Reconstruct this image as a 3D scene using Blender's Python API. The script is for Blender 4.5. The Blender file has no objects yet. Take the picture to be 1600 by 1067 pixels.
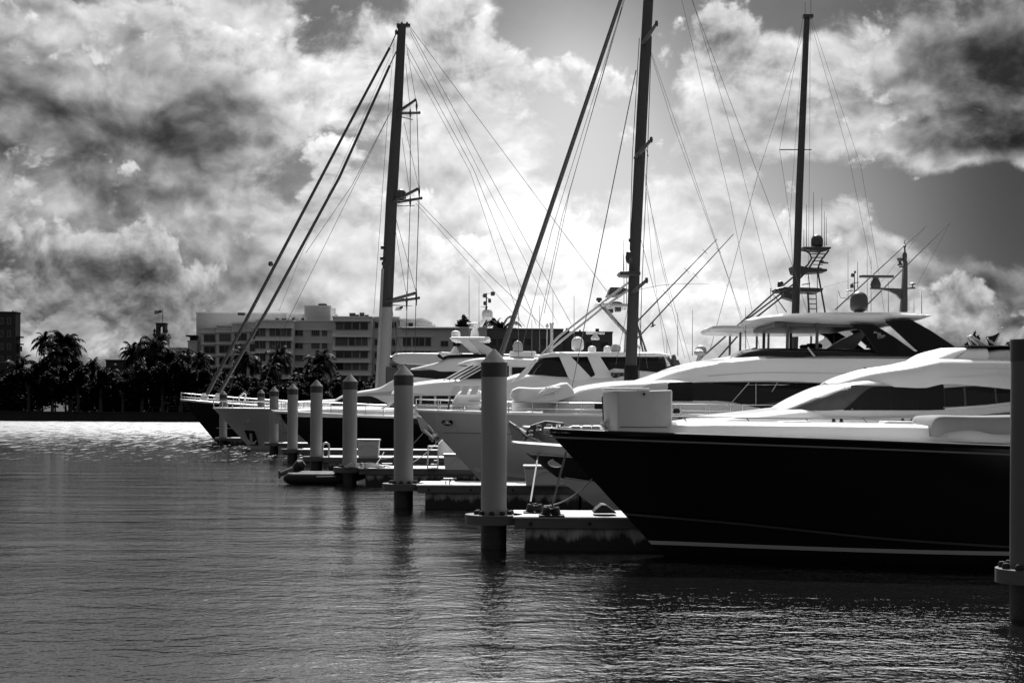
import bpy, bmesh, math, random
import numpy as np
from mathutils import Vector, Matrix
random.seed(7); rng = np.random.default_rng(7)
S = bpy.context.scene
C = S.collection
PI = math.pi

# ------------------------------------------------------------------ camera
F = 2222.0; CX = 800.0; HY = 634.5; CAMZ = 3.31; ROLL = math.radians(0.3)
cr, sr = math.cos(ROLL), math.sin(ROLL)
cd = bpy.data.cameras.new('camera'); cam = bpy.data.objects.new('camera', cd); C.objects.link(cam)
cd.sensor_width = 36; cd.lens = 50; cd.clip_start = 0.1; cd.clip_end = 6000
cd.shift_y = (HY - 533.5) / 1600
cam.matrix_world = Matrix(((cr, -sr, 0, 0), (0, 0, -1, 0), (sr, cr, 0, CAMZ), (0, 0, 0, 1)))
S.camera = cam

# ------------------------------------------------------------------ sun + world
SUN_EL = math.radians(50); SUN_AZ = math.radians(-4)          # azimuth measured from +Y towards +X
sd = Vector((math.sin(SUN_AZ) * math.cos(SUN_EL), math.cos(SUN_AZ) * math.cos(SUN_EL), math.sin(SUN_EL)))
ld = bpy.data.lights.new('sun', 'SUN'); ld.energy = 5.0; ld.angle = math.radians(0.53); ld.color = (1, 1, 1)
sun = bpy.data.objects.new('sun', ld); C.objects.link(sun)
sun.rotation_euler = sd.to_track_quat('Z', 'Y').to_euler(); sun.location = (0, 0, 80)
S.view_settings.view_transform = 'Standard'; S.view_settings.look = 'None'
S.view_settings.exposure = 0.4; S.view_settings.gamma = 1.0
S.cycles.use_denoising = True
S.cycles.sample_clamp_indirect = 3.0; S.cycles.sample_clamp_direct = 4.0
S.cycles.max_bounces = 8; S.cycles.diffuse_bounces = 3; S.cycles.glossy_bounces = 4; S.cycles.transparent_max_bounces = 12
S.cycles.caustics_reflective = False; S.cycles.caustics_refractive = False

class NT:
    """tiny node-tree builder"""
    def __init__(s, tree, dim='3D'): s.dim = dim; s.t = tree; s.n = tree.nodes; s.l = tree.links
    def node(s, kind, **kw):
        n = s.n.new(kind)
        for k, v in kw.items(): setattr(n, k, v)
        return n
    def put(s, sock, v):
        if isinstance(v, (int, float, tuple, list)): sock.default_value = v
        else: s.l.new(v, sock)
    def m(s, op, a, b=None, c=None, clamp=False):
        n = s.node('ShaderNodeMath', operation=op, use_clamp=clamp)
        s.put(n.inputs[0], a)
        if b is not None: s.put(n.inputs[1], b)
        if c is not None: s.put(n.inputs[2], c)
        return n.outputs[0]
    def v(s, op, a, b=None):
        n = s.node('ShaderNodeVectorMath', operation=op)
        s.put(n.inputs[0], a)
        if b is not None: s.put(n.inputs[1], b)
        return n.outputs[1] if op in ('DOT_PRODUCT', 'LENGTH') else n.outputs[0]
    def noise(s, vec, scale, detail=4, rough=0.5, dist=0.0):
        n = s.node('ShaderNodeTexNoise', noise_dimensions=s.dim); s.put(n.inputs['Vector'], vec)
        n.inputs['Scale'].default_value = scale; n.inputs['Detail'].default_value = detail
        n.inputs['Roughness'].default_value = rough; n.inputs['Distortion'].default_value = dist
        return n.outputs[0]
    def mix(s, f, a, b):  # scalar mix
        return s.m('ADD', s.m('MULTIPLY', a, s.m('SUBTRACT', 1.0, f)), s.m('MULTIPLY', b, f))
    def sstep(s, x, lo, hi):
        n = s.node('ShaderNodeMapRange', interpolation_type='SMOOTHSTEP')
        s.put(n.inputs[0], x); n.inputs[1].default_value = lo; n.inputs[2].default_value = hi
        return n.outputs[0]

W = bpy.data.worlds.new('World'); S.world = W; W.use_nodes = True
W.node_tree.nodes.clear(); t = NT(W.node_tree, '2D')
tc = t.node('ShaderNodeTexCoord'); sep = t.node('ShaderNodeSeparateXYZ'); t.l.new(tc.outputs['Generated'], sep.inputs[0])
X_, Y_, Z_ = sep.outputs
yy = t.m('MAXIMUM', t.m('ABSOLUTE', Y_), 0.2)
cmb = t.node('ShaderNodeCombineXYZ'); t.l.new(t.m('DIVIDE', X_, yy), cmb.inputs[0]); t.l.new(t.m('DIVIDE', Z_, yy), cmb.inputs[1])
P2 = cmb.outputs[0]                                            # tangent-plane direction (x/y, z/y)
def field(blobs, base):
    acc = base
    for (px, py, rx, ry, a) in blobs:
        d = t.v('MULTIPLY', t.v('SUBTRACT', P2, ((px - CX) / F, (HY - py) / F, 0)), (F / rx, F / ry, 0))
        e = t.m('EXPONENT', t.m('MULTIPLY', t.v('DOT_PRODUCT', d, d), -1.0))
        acc = t.m('MULTIPLY_ADD', e, a, acc)
    return acc
warp = t.node('ShaderNodeTexNoise', noise_dimensions='2D'); t.put(warp.inputs['Vector'], P2); warp.inputs['Scale'].default_value = 9; warp.inputs['Detail'].default_value = 6
wv = t.v('MULTIPLY', t.v('SUBTRACT', warp.outputs[1], (0.5, 0.5, 0.5)), (0.045, 0.040, 0))
q = t.v('ADD', t.v('MULTIPLY', P2, (1, 1.25, 1)), wv)
def puff(vec, sc, off):
    v1 = t.node('ShaderNodeTexVoronoi', voronoi_dimensions='2D', feature='F1'); t.put(v1.inputs['Vector'], t.v('ADD', vec, off))
    v1.inputs['Scale'].default_value = sc; v1.inputs['Detail'].default_value = 4; v1.inputs['Roughness'].default_value = 0.55; v1.inputs['Lacunarity'].default_value = 2.3
    v1.normalize = True
    return t.m('SUBTRACT', 1.0, v1.outputs[0])
def billow(vec):
    n = t.noise(vec, 6.0, 9, 0.60, 0.0)
    return t.m('ADD', t.m('MULTIPLY', puff(vec, 10, (0, 0, 0)), 0.34), t.m('MULTIPLY', n, 0.86))
n0 = billow(q)
n1 = billow(t.v('ADD', q, (0.002, 0.009, 0)))
fine = t.noise(q, 26, 7, 0.62, 0.0)
# where cloud is (+) and where open sky is (-)
cov = field([(860, 40, 110, 110, -.30), (1260, 20, 260, 55, -.20), (1490, 320, 120, 75, -.34), (1590, 330, 80, 90, -.25), (1590, 130, 100, 130, .30), (300, 180, 260, 110, .14),
             (400, 75, 90, 30, -.14), (380, 90, 60, 30, -.10), (1150, 110, 100, 60, .18), (1330, 170, 170, 70, .20), (1450, 240, 70, 40, .12),
             (740, 110, 90, 120, .12), (1440, 60, 60, 50, .08), (1530, 100, 60, 50, .02), (1500, 450, 110, 50, .22), (1330, 350, 100, 60, .12),
             (200, 80, 260, 60, .16), (480, 160, 70, 70, .14), (180, 350, 260, 70, .12), (150, 480, 280, 80, .14),
             (950, 420, 420, 150, .18), (960, 160, 60, 90, -.12), (1250, 290, 60, 50, -.08), (880, -250, 600, 200, .08)], 0.0)
dens = t.sstep(t.m('ADD', n0, cov), 0.60, 0.75)
# display-space brightness of open sky and of cloud
skyL = field([(1000, 420, 480, 330, .45), (900, 100, 150, 160, .22), (760, 300, 300, 200, .15), (1580, 280, 160, 300, -.14), (1500, 0, 300, 90, -.04),
              (60, 200, 300, 140, -.10)], 0.33)
cldL = field([(980, 440, 420, 230, .40), (760, 230, 250, 260, .17), (250, 70, 330, 75, .20), (480, 160, 120, 80, .20), (70, 190, 260, 60, -.27), (330, 150, 80, 60, -.12), (1330, 260, 160, 40, -.18), (1130, 190, 80, 50, -.12),
              (60, 10, 60, 40, -.12), (330, 270, 330, 60, -.20), (100, 470, 260, 90, -.12), (1580, 150, 120, 150, -.36), (1540, 480, 170, 110, -.20),
              (1180, 100, 200, 70, .22), (1400, 200, 120, 60, .04), (700, 40, 100, 80, .12), (60, 235, 40, 20, .15), (160, 330, 120, 30, .12)], 0.58)
def soft(vec): return t.m('ADD', t.m('MULTIPLY', puff(vec, 13, (3, 1, 0)), 0.30), t.m('MULTIPLY', t.noise(vec, 8.0, 4, 0.5, 0.0), 0.9))
emb = t.m('ADD', t.m('MULTIPLY', t.m('SUBTRACT', soft(q), soft(t.v('ADD', q, (0.003, 0.012, 0)))), 1.9), t.m('MULTIPLY', t.m('SUBTRACT', n0, n1), 0.9))
cl = t.m('ADD', cldL, t.m('ADD', emb, t.m('MULTIPLY', t.m('SUBTRACT', fine, 0.5), 0.16)))
# silver linings: thin cloud glows, thick cloud is darker
cl = t.m('ADD', cl, t.m('MULTIPLY', t.m('SUBTRACT', 0.75, t.sstep(t.m('ADD', n0, cov), 0.62, 0.95)), 0.34))
L = t.mix(dens, skyL, cl)
# nearer cumulus: crisp billowed edges, bright rims, greyer hearts
q2 = t.v('ADD', t.v('MULTIPLY', P2, (1, 1.15, 1)), t.v('MULTIPLY', wv, (.8, .8, 0)))
def cum(vec): return t.m('ADD', t.m('MULTIPLY', puff(vec, 9, (7, 2, 0)), 0.55), t.m('MULTIPLY', t.noise(t.v('ADD', vec, (4, 4, 0)), 9.0, 9, 0.60, 0.0), 0.62))
c0 = cum(q2); c1 = cum(t.v('ADD', q2, (0.002, 0.010, 0)))
cov2 = field([(120, 430, 330, 105, .20), (230, 80, 260, 55, .17), (480, 165, 80, 60, .18), (720, 110, 90, 100, .12), (1140, 100, 90, 60, .16), (1330, 170, 150, 60, .14), (1480, 455, 110, 60, .20),
              (1320, 350, 100, 60, .16), (820, 400, 260, 120, .10), (1470, 50, 80, 40, .12), (90, 235, 90, 25, .12), (60, 170, 220, 50, -.14), (1560, 300, 90, 80, -.2)], -0.085)
d2 = t.m('ADD', c0, cov2); den2 = t.sstep(d2, 0.70, 0.755)
cl2L = field([(980, 440, 420, 230, .30), (800, 250, 260, 240, .14), (240, 80, 280, 70, .12), (480, 165, 100, 80, .12), (1540, 480, 170, 110, -.14), (1580, 150, 110, 150, -.22), (120, 490, 330, 90, -.28), (40, 180, 240, 90, -.22)], 0.545)
cl2 = t.m('ADD', cl2L, t.m('MULTIPLY', t.m('SUBTRACT', c0, c1), 3.0))
cl2 = t.m('ADD', cl2, t.m('MULTIPLY', t.m('SUBTRACT', 0.62, t.sstep(d2, 0.72, 0.98)), 0.30))
L = t.mix(t.m('MULTIPLY', den2, 0.92), L, cl2)
# plainer sky overhead and behind; overhead centre brightened beyond view to light the water
up = t.sstep(t.m('DIVIDE', Z_, yy), 0.28, 0.50)
side = t.sstep(t.m('SUBTRACT', -0.05, t.m('DIVIDE', X_, yy)), 0.0, 0.17)
L = t.mix(up, L, t.m('SUBTRACT', 2.0, t.m('MULTIPLY', side, 1.42)))
back = t.sstep(Y_, 0.25, -0.15)
L = t.mix(t.sstep(t.m('ABSOLUTE', X_), 0.35, 0.65), L, 0.44)
L = t.mix(back, L, 0.50)
L = t.m('MAXIMUM', L, 0.12)
L = t.m('SUBTRACT', L, t.m('MULTIPLY', t.m('MAXIMUM', t.m('SUBTRACT', L, 0.76), 0.0), 0.36))   # soft shoulder keeps texture in bright cloud
L = t.m('MINIMUM', L, 2.0)
L = t.m('POWER', L, 2.2)
ca = t.v('DOT_PRODUCT', tc.outputs['Generated'], tuple(sd))
ang = t.m('ARCCOSINE', t.m('MINIMUM', ca, 1.0))
def halo(w, a): return t.m('MULTIPLY', t.m('EXPONENT', t.m('MULTIPLY', t.m('POWER', t.m('DIVIDE', ang, w), 2.0), -1.0)), a)
glow = t.m('ADD', halo(0.16, 5.0), halo(0.36, 0.9))
L = t.m('ADD', L, t.m('MULTIPLY', glow, t.m('MULTIPLY_ADD', fine, 1.2, 0.4)))
sky = t.node('ShaderNodeTexSky', sky_type='NISHITA', sun_disc=False)
sky.sun_elevation = SUN_EL; sky.sun_rotation = SUN_AZ; sky.dust_density = 1.5
sc_ = t.node('ShaderNodeSeparateColor'); t.l.new(sky.outputs[0], sc_.inputs[0])
base = t.m('MINIMUM', t.m('MULTIPLY', sc_.outputs[0], 0.03), 0.35)     # red-filtered clear sky under the cloud layer
tot = t.m('MULTIPLY_ADD', L, 7.8, t.m('MULTIPLY', base, 0.15))
tot = t.m('MULTIPLY', tot, t.sstep(Z_, -0.06, 0.0))
bg = t.node('ShaderNodeBackground'); t.l.new(tot, bg.inputs[0]); bg.inputs[1].default_value = 0.1
wo = t.node('ShaderNodeOutputWorld'); t.l.new(bg.outputs[0], wo.inputs[0])
W.cycles.sampling_method = 'MANUAL'; W.cycles.sample_map_resolution = 1024

# ------------------------------------------------------------------ materials (all grey: the place is seen in black and white)
MATS = {}
def mat(name, val, rough=0.5, spec=0.5, metal=0.0, var=0.0, scale=3.0, bump=0.0, bscale=20.0, stretch=(1, 1, 1), coat=0.0):
    if name in MATS: return MATS[name]
    m = bpy.data.materials.new(name); m.use_nodes = True; k = NT(m.node_tree)
    b = m.node_tree.nodes['Principled BSDF']
    b.inputs['Base Color'].default_value = (val, val, val, 1); b.inputs['Roughness'].default_value = rough
    b.inputs['Specular IOR Level'].default_value = spec; b.inputs['Metallic'].default_value = metal; b.inputs['Coat Weight'].default_value = coat
    g = k.node('ShaderNodeTexCoord').outputs['Object']
    g = k.v('MULTIPLY', g, stretch)
    if var:
        n = k.noise(g, scale, 6, 0.6)
        f = k.m('MULTIPLY_ADD', k.m('SUBTRACT', n, 0.5), 2 * var, 1.0)
        c = k.m('MULTIPLY', f, val)
        k.l.new(c, b.inputs['Base Color'])
        k.l.new(k.m('MULTIPLY_ADD', k.m('SUBTRACT', n, 0.5), 0.25, rough, clamp=True), b.inputs['Roughness'])
    if bump:
        bn = k.node('ShaderNodeBump'); bn.inputs['Strength'].default_value = bump; bn.inputs['Distance'].default_value = 0.02
        k.l.new(k.noise(g, bscale, 4, 0.6), bn.inputs['Height']); k.l.new(bn.outputs[0], b.inputs['Normal'])
    MATS[name] = m; return m
M_white = mat('white_gelcoat', .80, .22, .5, var=.05, scale=.7, coat=.3)
M_offw = mat('off_white_gelcoat', .57, .3, .5, var=.07, scale=.8)
M_greyh = mat('pale_grey_hull_paint', .46, .25, .4, var=.05, scale=.5)
M_black = mat('black_hull_paint', .006, .12, .16, var=.3, scale=.6)
M_glass = mat('smoked_glass', .008, .04, .35)
M_cover = mat('black_mesh_cover', .010, .8, .2, var=.3, scale=4, bump=.4, bscale=12)
M_mesh = mat('grey_mesh_cover', .05, .45, .6, var=.5, scale=5, bump=.9, bscale=6)
M_canvas = mat('white_canvas', .74, .8, .2, var=.06, scale=3, bump=.5, bscale=5)
M_greycv = mat('grey_canvas', .22, .85, .2, var=.1, scale=3, bump=.5, bscale=4)
M_steel = mat('polished_steel', .55, .25, .5, metal=1.0)
M_alu = mat('dark_aluminium', .06, .4, .5, var=.2, scale=2)
M_mast = mat('mast_paint', .045, .35, .5, var=.15, scale=.8, stretch=(1, 1, .2))
M_mastw = mat('white_mast_paint', .30, .35, .5, var=.12, scale=.8, stretch=(1, 1, .2))
M_wire = mat('rigging_wire', .05, .5, .4)
M_wirel = mat('pale_rigging_wire', .16, .5, .4)
M_rub = mat('rubber', .015, .7, .3, var=.4, scale=5)
M_rope = mat('rope', .3, .9, .1, var=.3, scale=30)
M_anch = mat('galvanised_anchor', .25, .45, .5, metal=.6, var=.4, scale=9)
M_teak = mat('teak_deck', .3, .7, .2, var=.2, scale=6, stretch=(.3, 6, 1))
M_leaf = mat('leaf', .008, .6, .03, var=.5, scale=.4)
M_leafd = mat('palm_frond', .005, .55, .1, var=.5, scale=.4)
M_trunk = mat('bark', .05, .9, .1, var=.4, scale=2)
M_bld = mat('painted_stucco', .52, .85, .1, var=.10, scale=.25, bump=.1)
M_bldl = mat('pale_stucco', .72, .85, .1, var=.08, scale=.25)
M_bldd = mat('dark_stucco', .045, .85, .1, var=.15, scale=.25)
M_bwin = mat('building_glass', .014, .15, .4, var=.5, scale=.2)
M_blind = mat('pale_blind', .11, .7, .2, var=.3, scale=.5)
M_frame = mat('window_frame', .19, .6, .3)
M_roof = mat('roof', .12, .8, .2, var=.2)
M_wroof = mat('white_roof', .8, .7, .2)
M_capd = mat('pile_cap', .04, .35, .5, var=.2, scale=3)
M_capb = mat('pile_band', .026, .45, .4, var=.3, scale=3)
M_box = mat('dock_box_plastic', .50, .45, .4, var=.08, scale=2)
M_mark = mat('lettering_paint', .55, .5, .3)
M_soil = mat('soil', .03, .95, .1, var=.4, scale=.5)

def pile_mat():
    m = mat('pile_sleeve', .27, .45, .25, var=.24, scale=1.2, stretch=(3, 3, .12), bump=.12, bscale=8)
    return m
M_pile = pile_mat()
M_pilew = mat('wet_pile', .012, .5, .4, var=.8, scale=6, bump=1.0, bscale=9)

def concrete_mat():                                            # float sides: run marks above, ragged algae line below
    m = bpy.data.materials.new('dock_float_concrete'); m.use_nodes = True; k = NT(m.node_tree)
    b = m.node_tree.nodes['Principled BSDF']; b.inputs['Roughness'].default_value = .75
    g = k.node('ShaderNodeNewGeometry').outputs['Position']
    s = k.node('ShaderNodeSeparateXYZ'); k.l.new(g, s.inputs[0])
    streak = k.noise(k.v('MULTIPLY', g, (1, 1, .12)), 5, 6, .65)
    hump = k.noise(k.v('MULTIPLY', g, (1, 1, 0)), 2.6, 3, .6)
    hf = k.noise(k.v('MULTIPLY', g, (1, 1, .6)), 14, 4, .6)
    edge = k.m('ADD', k.m('MULTIPLY_ADD', hump, .8, -.18), k.m('MULTIPLY', hf, .2))
    al = k.sstep(k.m('SUBTRACT', s.outputs[2], edge), -.09, .10)
    c = k.mix(al, .012, k.m('MULTIPLY_ADD', streak, .95, -.18))
    k.l.new(c, b.inputs['Base Color'])
    bn = k.node('ShaderNodeBump'); bn.inputs['Strength'].default_value = .6; bn.inputs['Distance'].default_value = .02
    k.l.new(hf, bn.inputs['Height']); k.l.new(bn.outputs[0], b.inputs['Normal'])
    return m
M_float = concrete_mat()
M_deck = mat('dock_deck_concrete', .55, .8, .2, var=.15, scale=2, bump=.3, bscale=30)
M_fascia = mat('dock_timber_fascia', .10, .7, .3, var=.3, scale=3, stretch=(.3, 1, 3))

def water_mat():
    m = bpy.data.materials.new('water'); m.use_nodes = True; k = NT(m.node_tree)
    b = m.node_tree.nodes['Principled BSDF']
    b.inputs['Base Color'].default_value = (.006, .006, .006, 1); b.inputs['Roughness'].default_value = .03
    b.inputs['IOR'].default_value = 2.2
    g = k.node('ShaderNodeNewGeometry').outputs['Position']
    s = k.node('ShaderNodeSeparateXYZ'); k.l.new(g, s.inputs[0])
    far = k.m('MULTIPLY', k.sstep(s.outputs[1], 60, 215), k.sstep(s.outputs[0], 20, 0))
    ruf = k.noise(k.v('MULTIPLY', g, (2.6, .16, 1)), 1.0, 3, .8)          # cat's-paws: wind-roughened flecks on the open water
    k.l.new(k.m('MULTIPLY_ADD', k.m('MULTIPLY', k.sstep(far, .01, .1), k.sstep(k.m('MULTIPLY_ADD', far, .22, ruf), .625, .665)), .42, .02), b.inputs['Roughness'])
    big = k.noise(k.v('MULTIPLY', g, (.35, 1, 1)), .5, 2, .5, .3)
    mid = k.noise(k.v('MULTIPLY', g, (.7, 1, 1)), 1.8, 2, .5, .5)
    sml = k.noise(k.v('MULTIPLY', g, (.85, 1, 1)), 6.0, 2, .5, .4)
    fin = k.noise(k.v('MULTIPLY', g, (.9, 1, 1)), 15.0, 2, .5, .2)
    patch = k.noise(k.v('MULTIPLY', g, (.5, 1, 1)), .07, 3, .5)
    amp = k.m('MULTIPLY_ADD', k.sstep(patch, .35, .65), .95, .6)
    h = k.m('ADD', k.m('MULTIPLY', big, .08), k.m('MULTIPLY', k.m('ADD', k.m('ADD', k.m('MULTIPLY', mid, .034), k.m('MULTIPLY', sml, .0170)), k.m('MULTIPLY', fin, .0072)), amp))
    h = k.m('MULTIPLY', h, k.m('MULTIPLY_ADD', far, 1.5, 1.0))
    bn = k.node('ShaderNodeBump'); bn.inputs['Strength'].default_value = 1.0; bn.inputs['Distance'].default_value = 1.0
    k.l.new(h, bn.inputs['Height']); k.l.new(bn.outputs[0], b.inputs['Normal'])
    return m
M_water = water_mat()

# ------------------------------------------------------------------ geometry helpers
ORG = {}
def org(o): return ORG.get(o.name, Vector((0, 0, 0))) if o else Vector((0, 0, 0))
def at(px, py, Y):
    dx = (px - CX) / F; dy = (HY - py) / F
    return Vector(((dx * cr - dy * sr) * Y, Y, CAMZ + (dx * sr + dy * cr) * Y))
def tag(o, label=None, cat=None, group=None, kind=None):
    if label: o['label'] = label
    if cat: o['category'] = cat
    if group: o['group'] = group
    if kind: o['kind'] = kind
    return o
def thing(name, loc, label, cat, group=None):
    o = bpy.data.objects.new(name, None); C.objects.link(o); o.location = loc; o.empty_display_size = .3
    ORG[o.name] = Vector(loc); return tag(o, label, cat, group)
class MB:
    def __init__(s): s.v = []; s.f = []; s.sm = []
    def add(s, vs, fs, smooth=False):
        n = len(s.v); s.v += [tuple(v) for v in vs]; s.f += [tuple(i + n for i in f) for f in fs]; s.sm += [smooth] * len(fs); return s
    def box(s, x0, x1, y0, y1, z0, z1):
        vs = [(x, y, z) for z in (z0, z1) for y in (y0, y1) for x in (x0, x1)]
        return s.add(vs, [(0, 2, 3, 1), (4, 5, 7, 6), (0, 1, 5, 4), (2, 6, 7, 3), (0, 4, 6, 2), (1, 3, 7, 5)])
    def tube(s, pts, r, n=8, caps=True):
        pts = [Vector(p) for p in pts]; rs = r if isinstance(r, (list, tuple)) else [r] * len(pts)
        vs = []; fs = []; up = None
        for i, p in enumerate(pts):
            d = (pts[min(i + 1, len(pts) - 1)] - pts[max(i - 1, 0)])
            if d.length < 1e-9: d = Vector((0, 0, 1))
            d.normalize()
            if up is None: up = Vector((0, 1, 0)) if abs(d.y) < .9 else Vector((1, 0, 0))
            a = d.cross(up).normalized(); b = d.cross(a).normalized()
            for k in range(n):
                w = 2 * PI * k / n; vs.append(p + a * math.cos(w) * rs[i] + b * math.sin(w) * rs[i])
        for i in range(len(pts) - 1):
            for k in range(n):
                k2 = (k + 1) % n; fs.append((i * n + k, i * n + k2, (i + 1) * n + k2, (i + 1) * n + k))
        if caps: fs += [tuple(range(n)), tuple(range((len(pts) - 1) * n, len(pts) * n))]
        return s.add(vs, fs, True)
    def lathe(s, c, prof, n=24, sy=1.0):
        c = Vector(c); vs = []; fs = []
        for (r, z) in prof:
            for k in range(n):
                w = 2 * PI * k / n; vs.append(c + Vector((math.cos(w) * r, math.sin(w) * r * sy, z)))
        for i in range(len(prof) - 1):
            for k in range(n):
                k2 = (k + 1) % n; fs.append((i * n + k, i * n + k2, (i + 1) * n + k2, (i + 1) * n + k))
        fs += [tuple(range(n)), tuple(range((len(prof) - 1) * n, len(prof) * n))]
        return s.add(vs, fs, True)
    def poly(s, pts, y0, y1):                                  # pts: list of (x,z); prism along y
        n = len(pts); vs = [(p[0], y0, p[1]) for p in pts] + [(p[0], y1, p[1]) for p in pts]
        fs = [tuple(range(n)), tuple(range(2 * n - 1, n - 1, -1))] + [(i, i + n, (i + 1) % n + n, (i + 1) % n) for i in range(n)]
        return s.add(vs, fs)
    def build(s, name, m, parent=None, bevel=0.0, seg=2, fix=True):
        o0 = org(parent); me = bpy.data.meshes.new(name)
        vs = [(v[0] - o0.x, v[1] - o0.y, v[2] - o0.z) for v in s.v]
        me.from_pydata(vs, [], s.f); me.materials.append(m)
        me.polygons.foreach_set('use_smooth', s.sm)
        if fix:
            bm = bmesh.new(); bm.from_mesh(me)
            big = [f for f in bm.faces if len(f.verts) > 4]
            if bevel:
                bmesh.ops.recalc_face_normals(bm, faces=bm.faces)
                ed = [e for e in bm.edges if len(e.link_faces) == 2 and e.calc_face_angle(0) > .5]
                bmesh.ops.bevel(bm, geom=ed, offset=bevel, segments=seg, affect='EDGES', profile=.5, clamp_overlap=True)
            else:
                bmesh.ops.triangulate(bm, faces=big)
                bmesh.ops.recalc_face_normals(bm, faces=bm.faces)
            bm.to_mesh(me); bm.free()
        if any(s.sm): me.set_sharp_from_angle(angle=math.radians(42))
        ob = bpy.data.objects.new(name, me); C.objects.link(ob)
        if parent: ob.parent = parent
        ORG[ob.name] = o0
        return ob
def smoothed(ob, deg=35):
    ob.data.polygons.foreach_set('use_smooth', [True] * len(ob.data.polygons))
    ob.data.set_sharp_from_angle(angle=math.radians(deg)); return ob
def pchip(pts):
    pts = sorted(pts); X = np.array([p[0] for p in pts], float); Yv = np.array([p[1] for p in pts], float)
    h = np.diff(X); h[h < 1e-6] = 1e-6; d = np.diff(Yv) / h; mm = np.zeros(len(X))
    if len(X) > 2:
        for i in range(1, len(X) - 1):
            if d[i - 1] * d[i] > 0: mm[i] = 2 * d[i - 1] * d[i] / (d[i - 1] + d[i])
    mm[0] = d[0]; mm[-1] = d[-1]
    def f(x):
        x = min(max(x, X[0]), X[-1]); i = min(int(np.searchsorted(X, x, 'right')) - 1, len(X) - 2); i = max(i, 0)
        u = (x - X[i]) / h[i]
        return float((2 * u ** 3 - 3 * u ** 2 + 1) * Yv[i] + (u ** 3 - 2 * u ** 2 + u) * h[i] * mm[i] + (-2 * u ** 3 + 3 * u ** 2) * Yv[i + 1] + (u ** 3 - u ** 2) * h[i] * mm[i + 1])
    return f

# --- superstructure bodies: a side profile given by an upper and a lower line, lofted with tumblehome and crowned roof
SEC = [(1.0, 0), (1.0, .3), (.985, .6), (.955, .85), (.91, .96), (.84, 1.0), (.5, 1.0), (0, 1.0)]
class Body:
    def __init__(s, name, m, parent, top, bot, Y, hw, nose=2.0, nmin=.35, n=48, camber=.08, sec=SEC, taper=0.0):
        Yn = Y - hw; s.Y = Y; s.hw = hw
        T = [at(px, py, Yn) for px, py in top]; B = [at(px, py, Yn) for px, py in bot]
        s.ft = pchip([(p.x, p.z) for p in T]); s.fb = pchip([(p.x, p.z) for p in B])
        s.x0 = min(p.x for p in T); s.x1 = max(p.x for p in T); s.nose = nose; s.nmin = nmin; s.sec = sec; s.camber = camber; s.taper = taper
        vs = []; fs = []; k = 2 * len(sec) - 1
        for i in range(n):
            u = i / (n - 1); x = s.x0 + (s.x1 - s.x0) * u ** 1.25
            w = s.w(x); zb = s.fb(x); zt = max(s.ft(x), zb + .01)
            row = [(-a * w, zb + (zt - zb) * h + (camber * (1 - a) if h == 1.0 else 0)) for a, h in sec]
            row += [(-y, z) for y, z in row[-2::-1]]
            vs += [(x, Y + y, z) for y, z in row]
        for i in range(n - 1):
            for j in range(k - 1): fs.append((i * k + j, (i + 1) * k + j, (i + 1) * k + j + 1, i * k + j + 1))
            fs.append((i * k + k - 1, (i + 1) * k + k - 1, (i + 1) * k, i * k))
        fs += [tuple(range(k)), tuple(range((n - 1) * k, n * k))]
        mb = MB(); mb.add(vs, fs, True); s.ob = smoothed(mb.build(name, m, parent), 40)
    def w(s, x):
        u = min(max((x - s.x0) / s.nose, 0), 1) if s.nose else 1
        return s.hw * (s.nmin + (1 - s.nmin) * math.sqrt(max(1 - (1 - u) ** 2, 0))) * (1 - s.taper * (x - s.x0) / (s.x1 - s.x0))
    def side(s, x, z):
        zb = s.fb(x); zt = max(s.ft(x), zb + .01); h = min(max((z - zb) / (zt - zb), 0), 1); w = s.w(x)
        for (a0, h0), (a1, h1) in zip(s.sec, s.sec[1:]):
            if h <= h1 and h1 > h0: return w * (a0 + (a1 - a0) * (h - h0) / (h1 - h0))
        return w * .84
    def strip(s, name, m, parent, top, bot, out=.02, n=30, both=True, depth=None):
        Yn = s.Y - s.hw
        T = pchip([(p.x, p.z) for p in (at(a, b, Yn) for a, b in top)]); B = pchip([(p.x, p.z) for p in (at(a, b, Yn) for a, b in bot)])
        xa = max(at(*top[0], Yn).x, at(*bot[0], Yn).x) if False else min(at(*top[0], Yn).x, at(*bot[0], Yn).x)
        xb = max(at(*top[-1], Yn).x, at(*bot[-1], Yn).x)
        for sg in ((-1, 1) if both else (-1,)):
            mb = MB(); vs = []; fs = []; R = 5
            for i in range(n):
                x = xa + (xb - xa) * i / (n - 1)
                zt, zb = T(x), B(x)
                if zt < zb + .004: zt = zb + .004
                for j in range(R):
                    z = zb + (zt - zb) * j / (R - 1); vs.append((x, s.Y + sg * (s.side(x, z) + out), z))
            for i in range(n - 1):
                for j in range(R - 1): fs.append((i * R + j, (i + 1) * R + j, (i + 1) * R + j + 1, i * R + j + 1))
            mb.add(vs, fs, True); ob = mb.build(name, m, parent, fix=False)
        return ob

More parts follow.
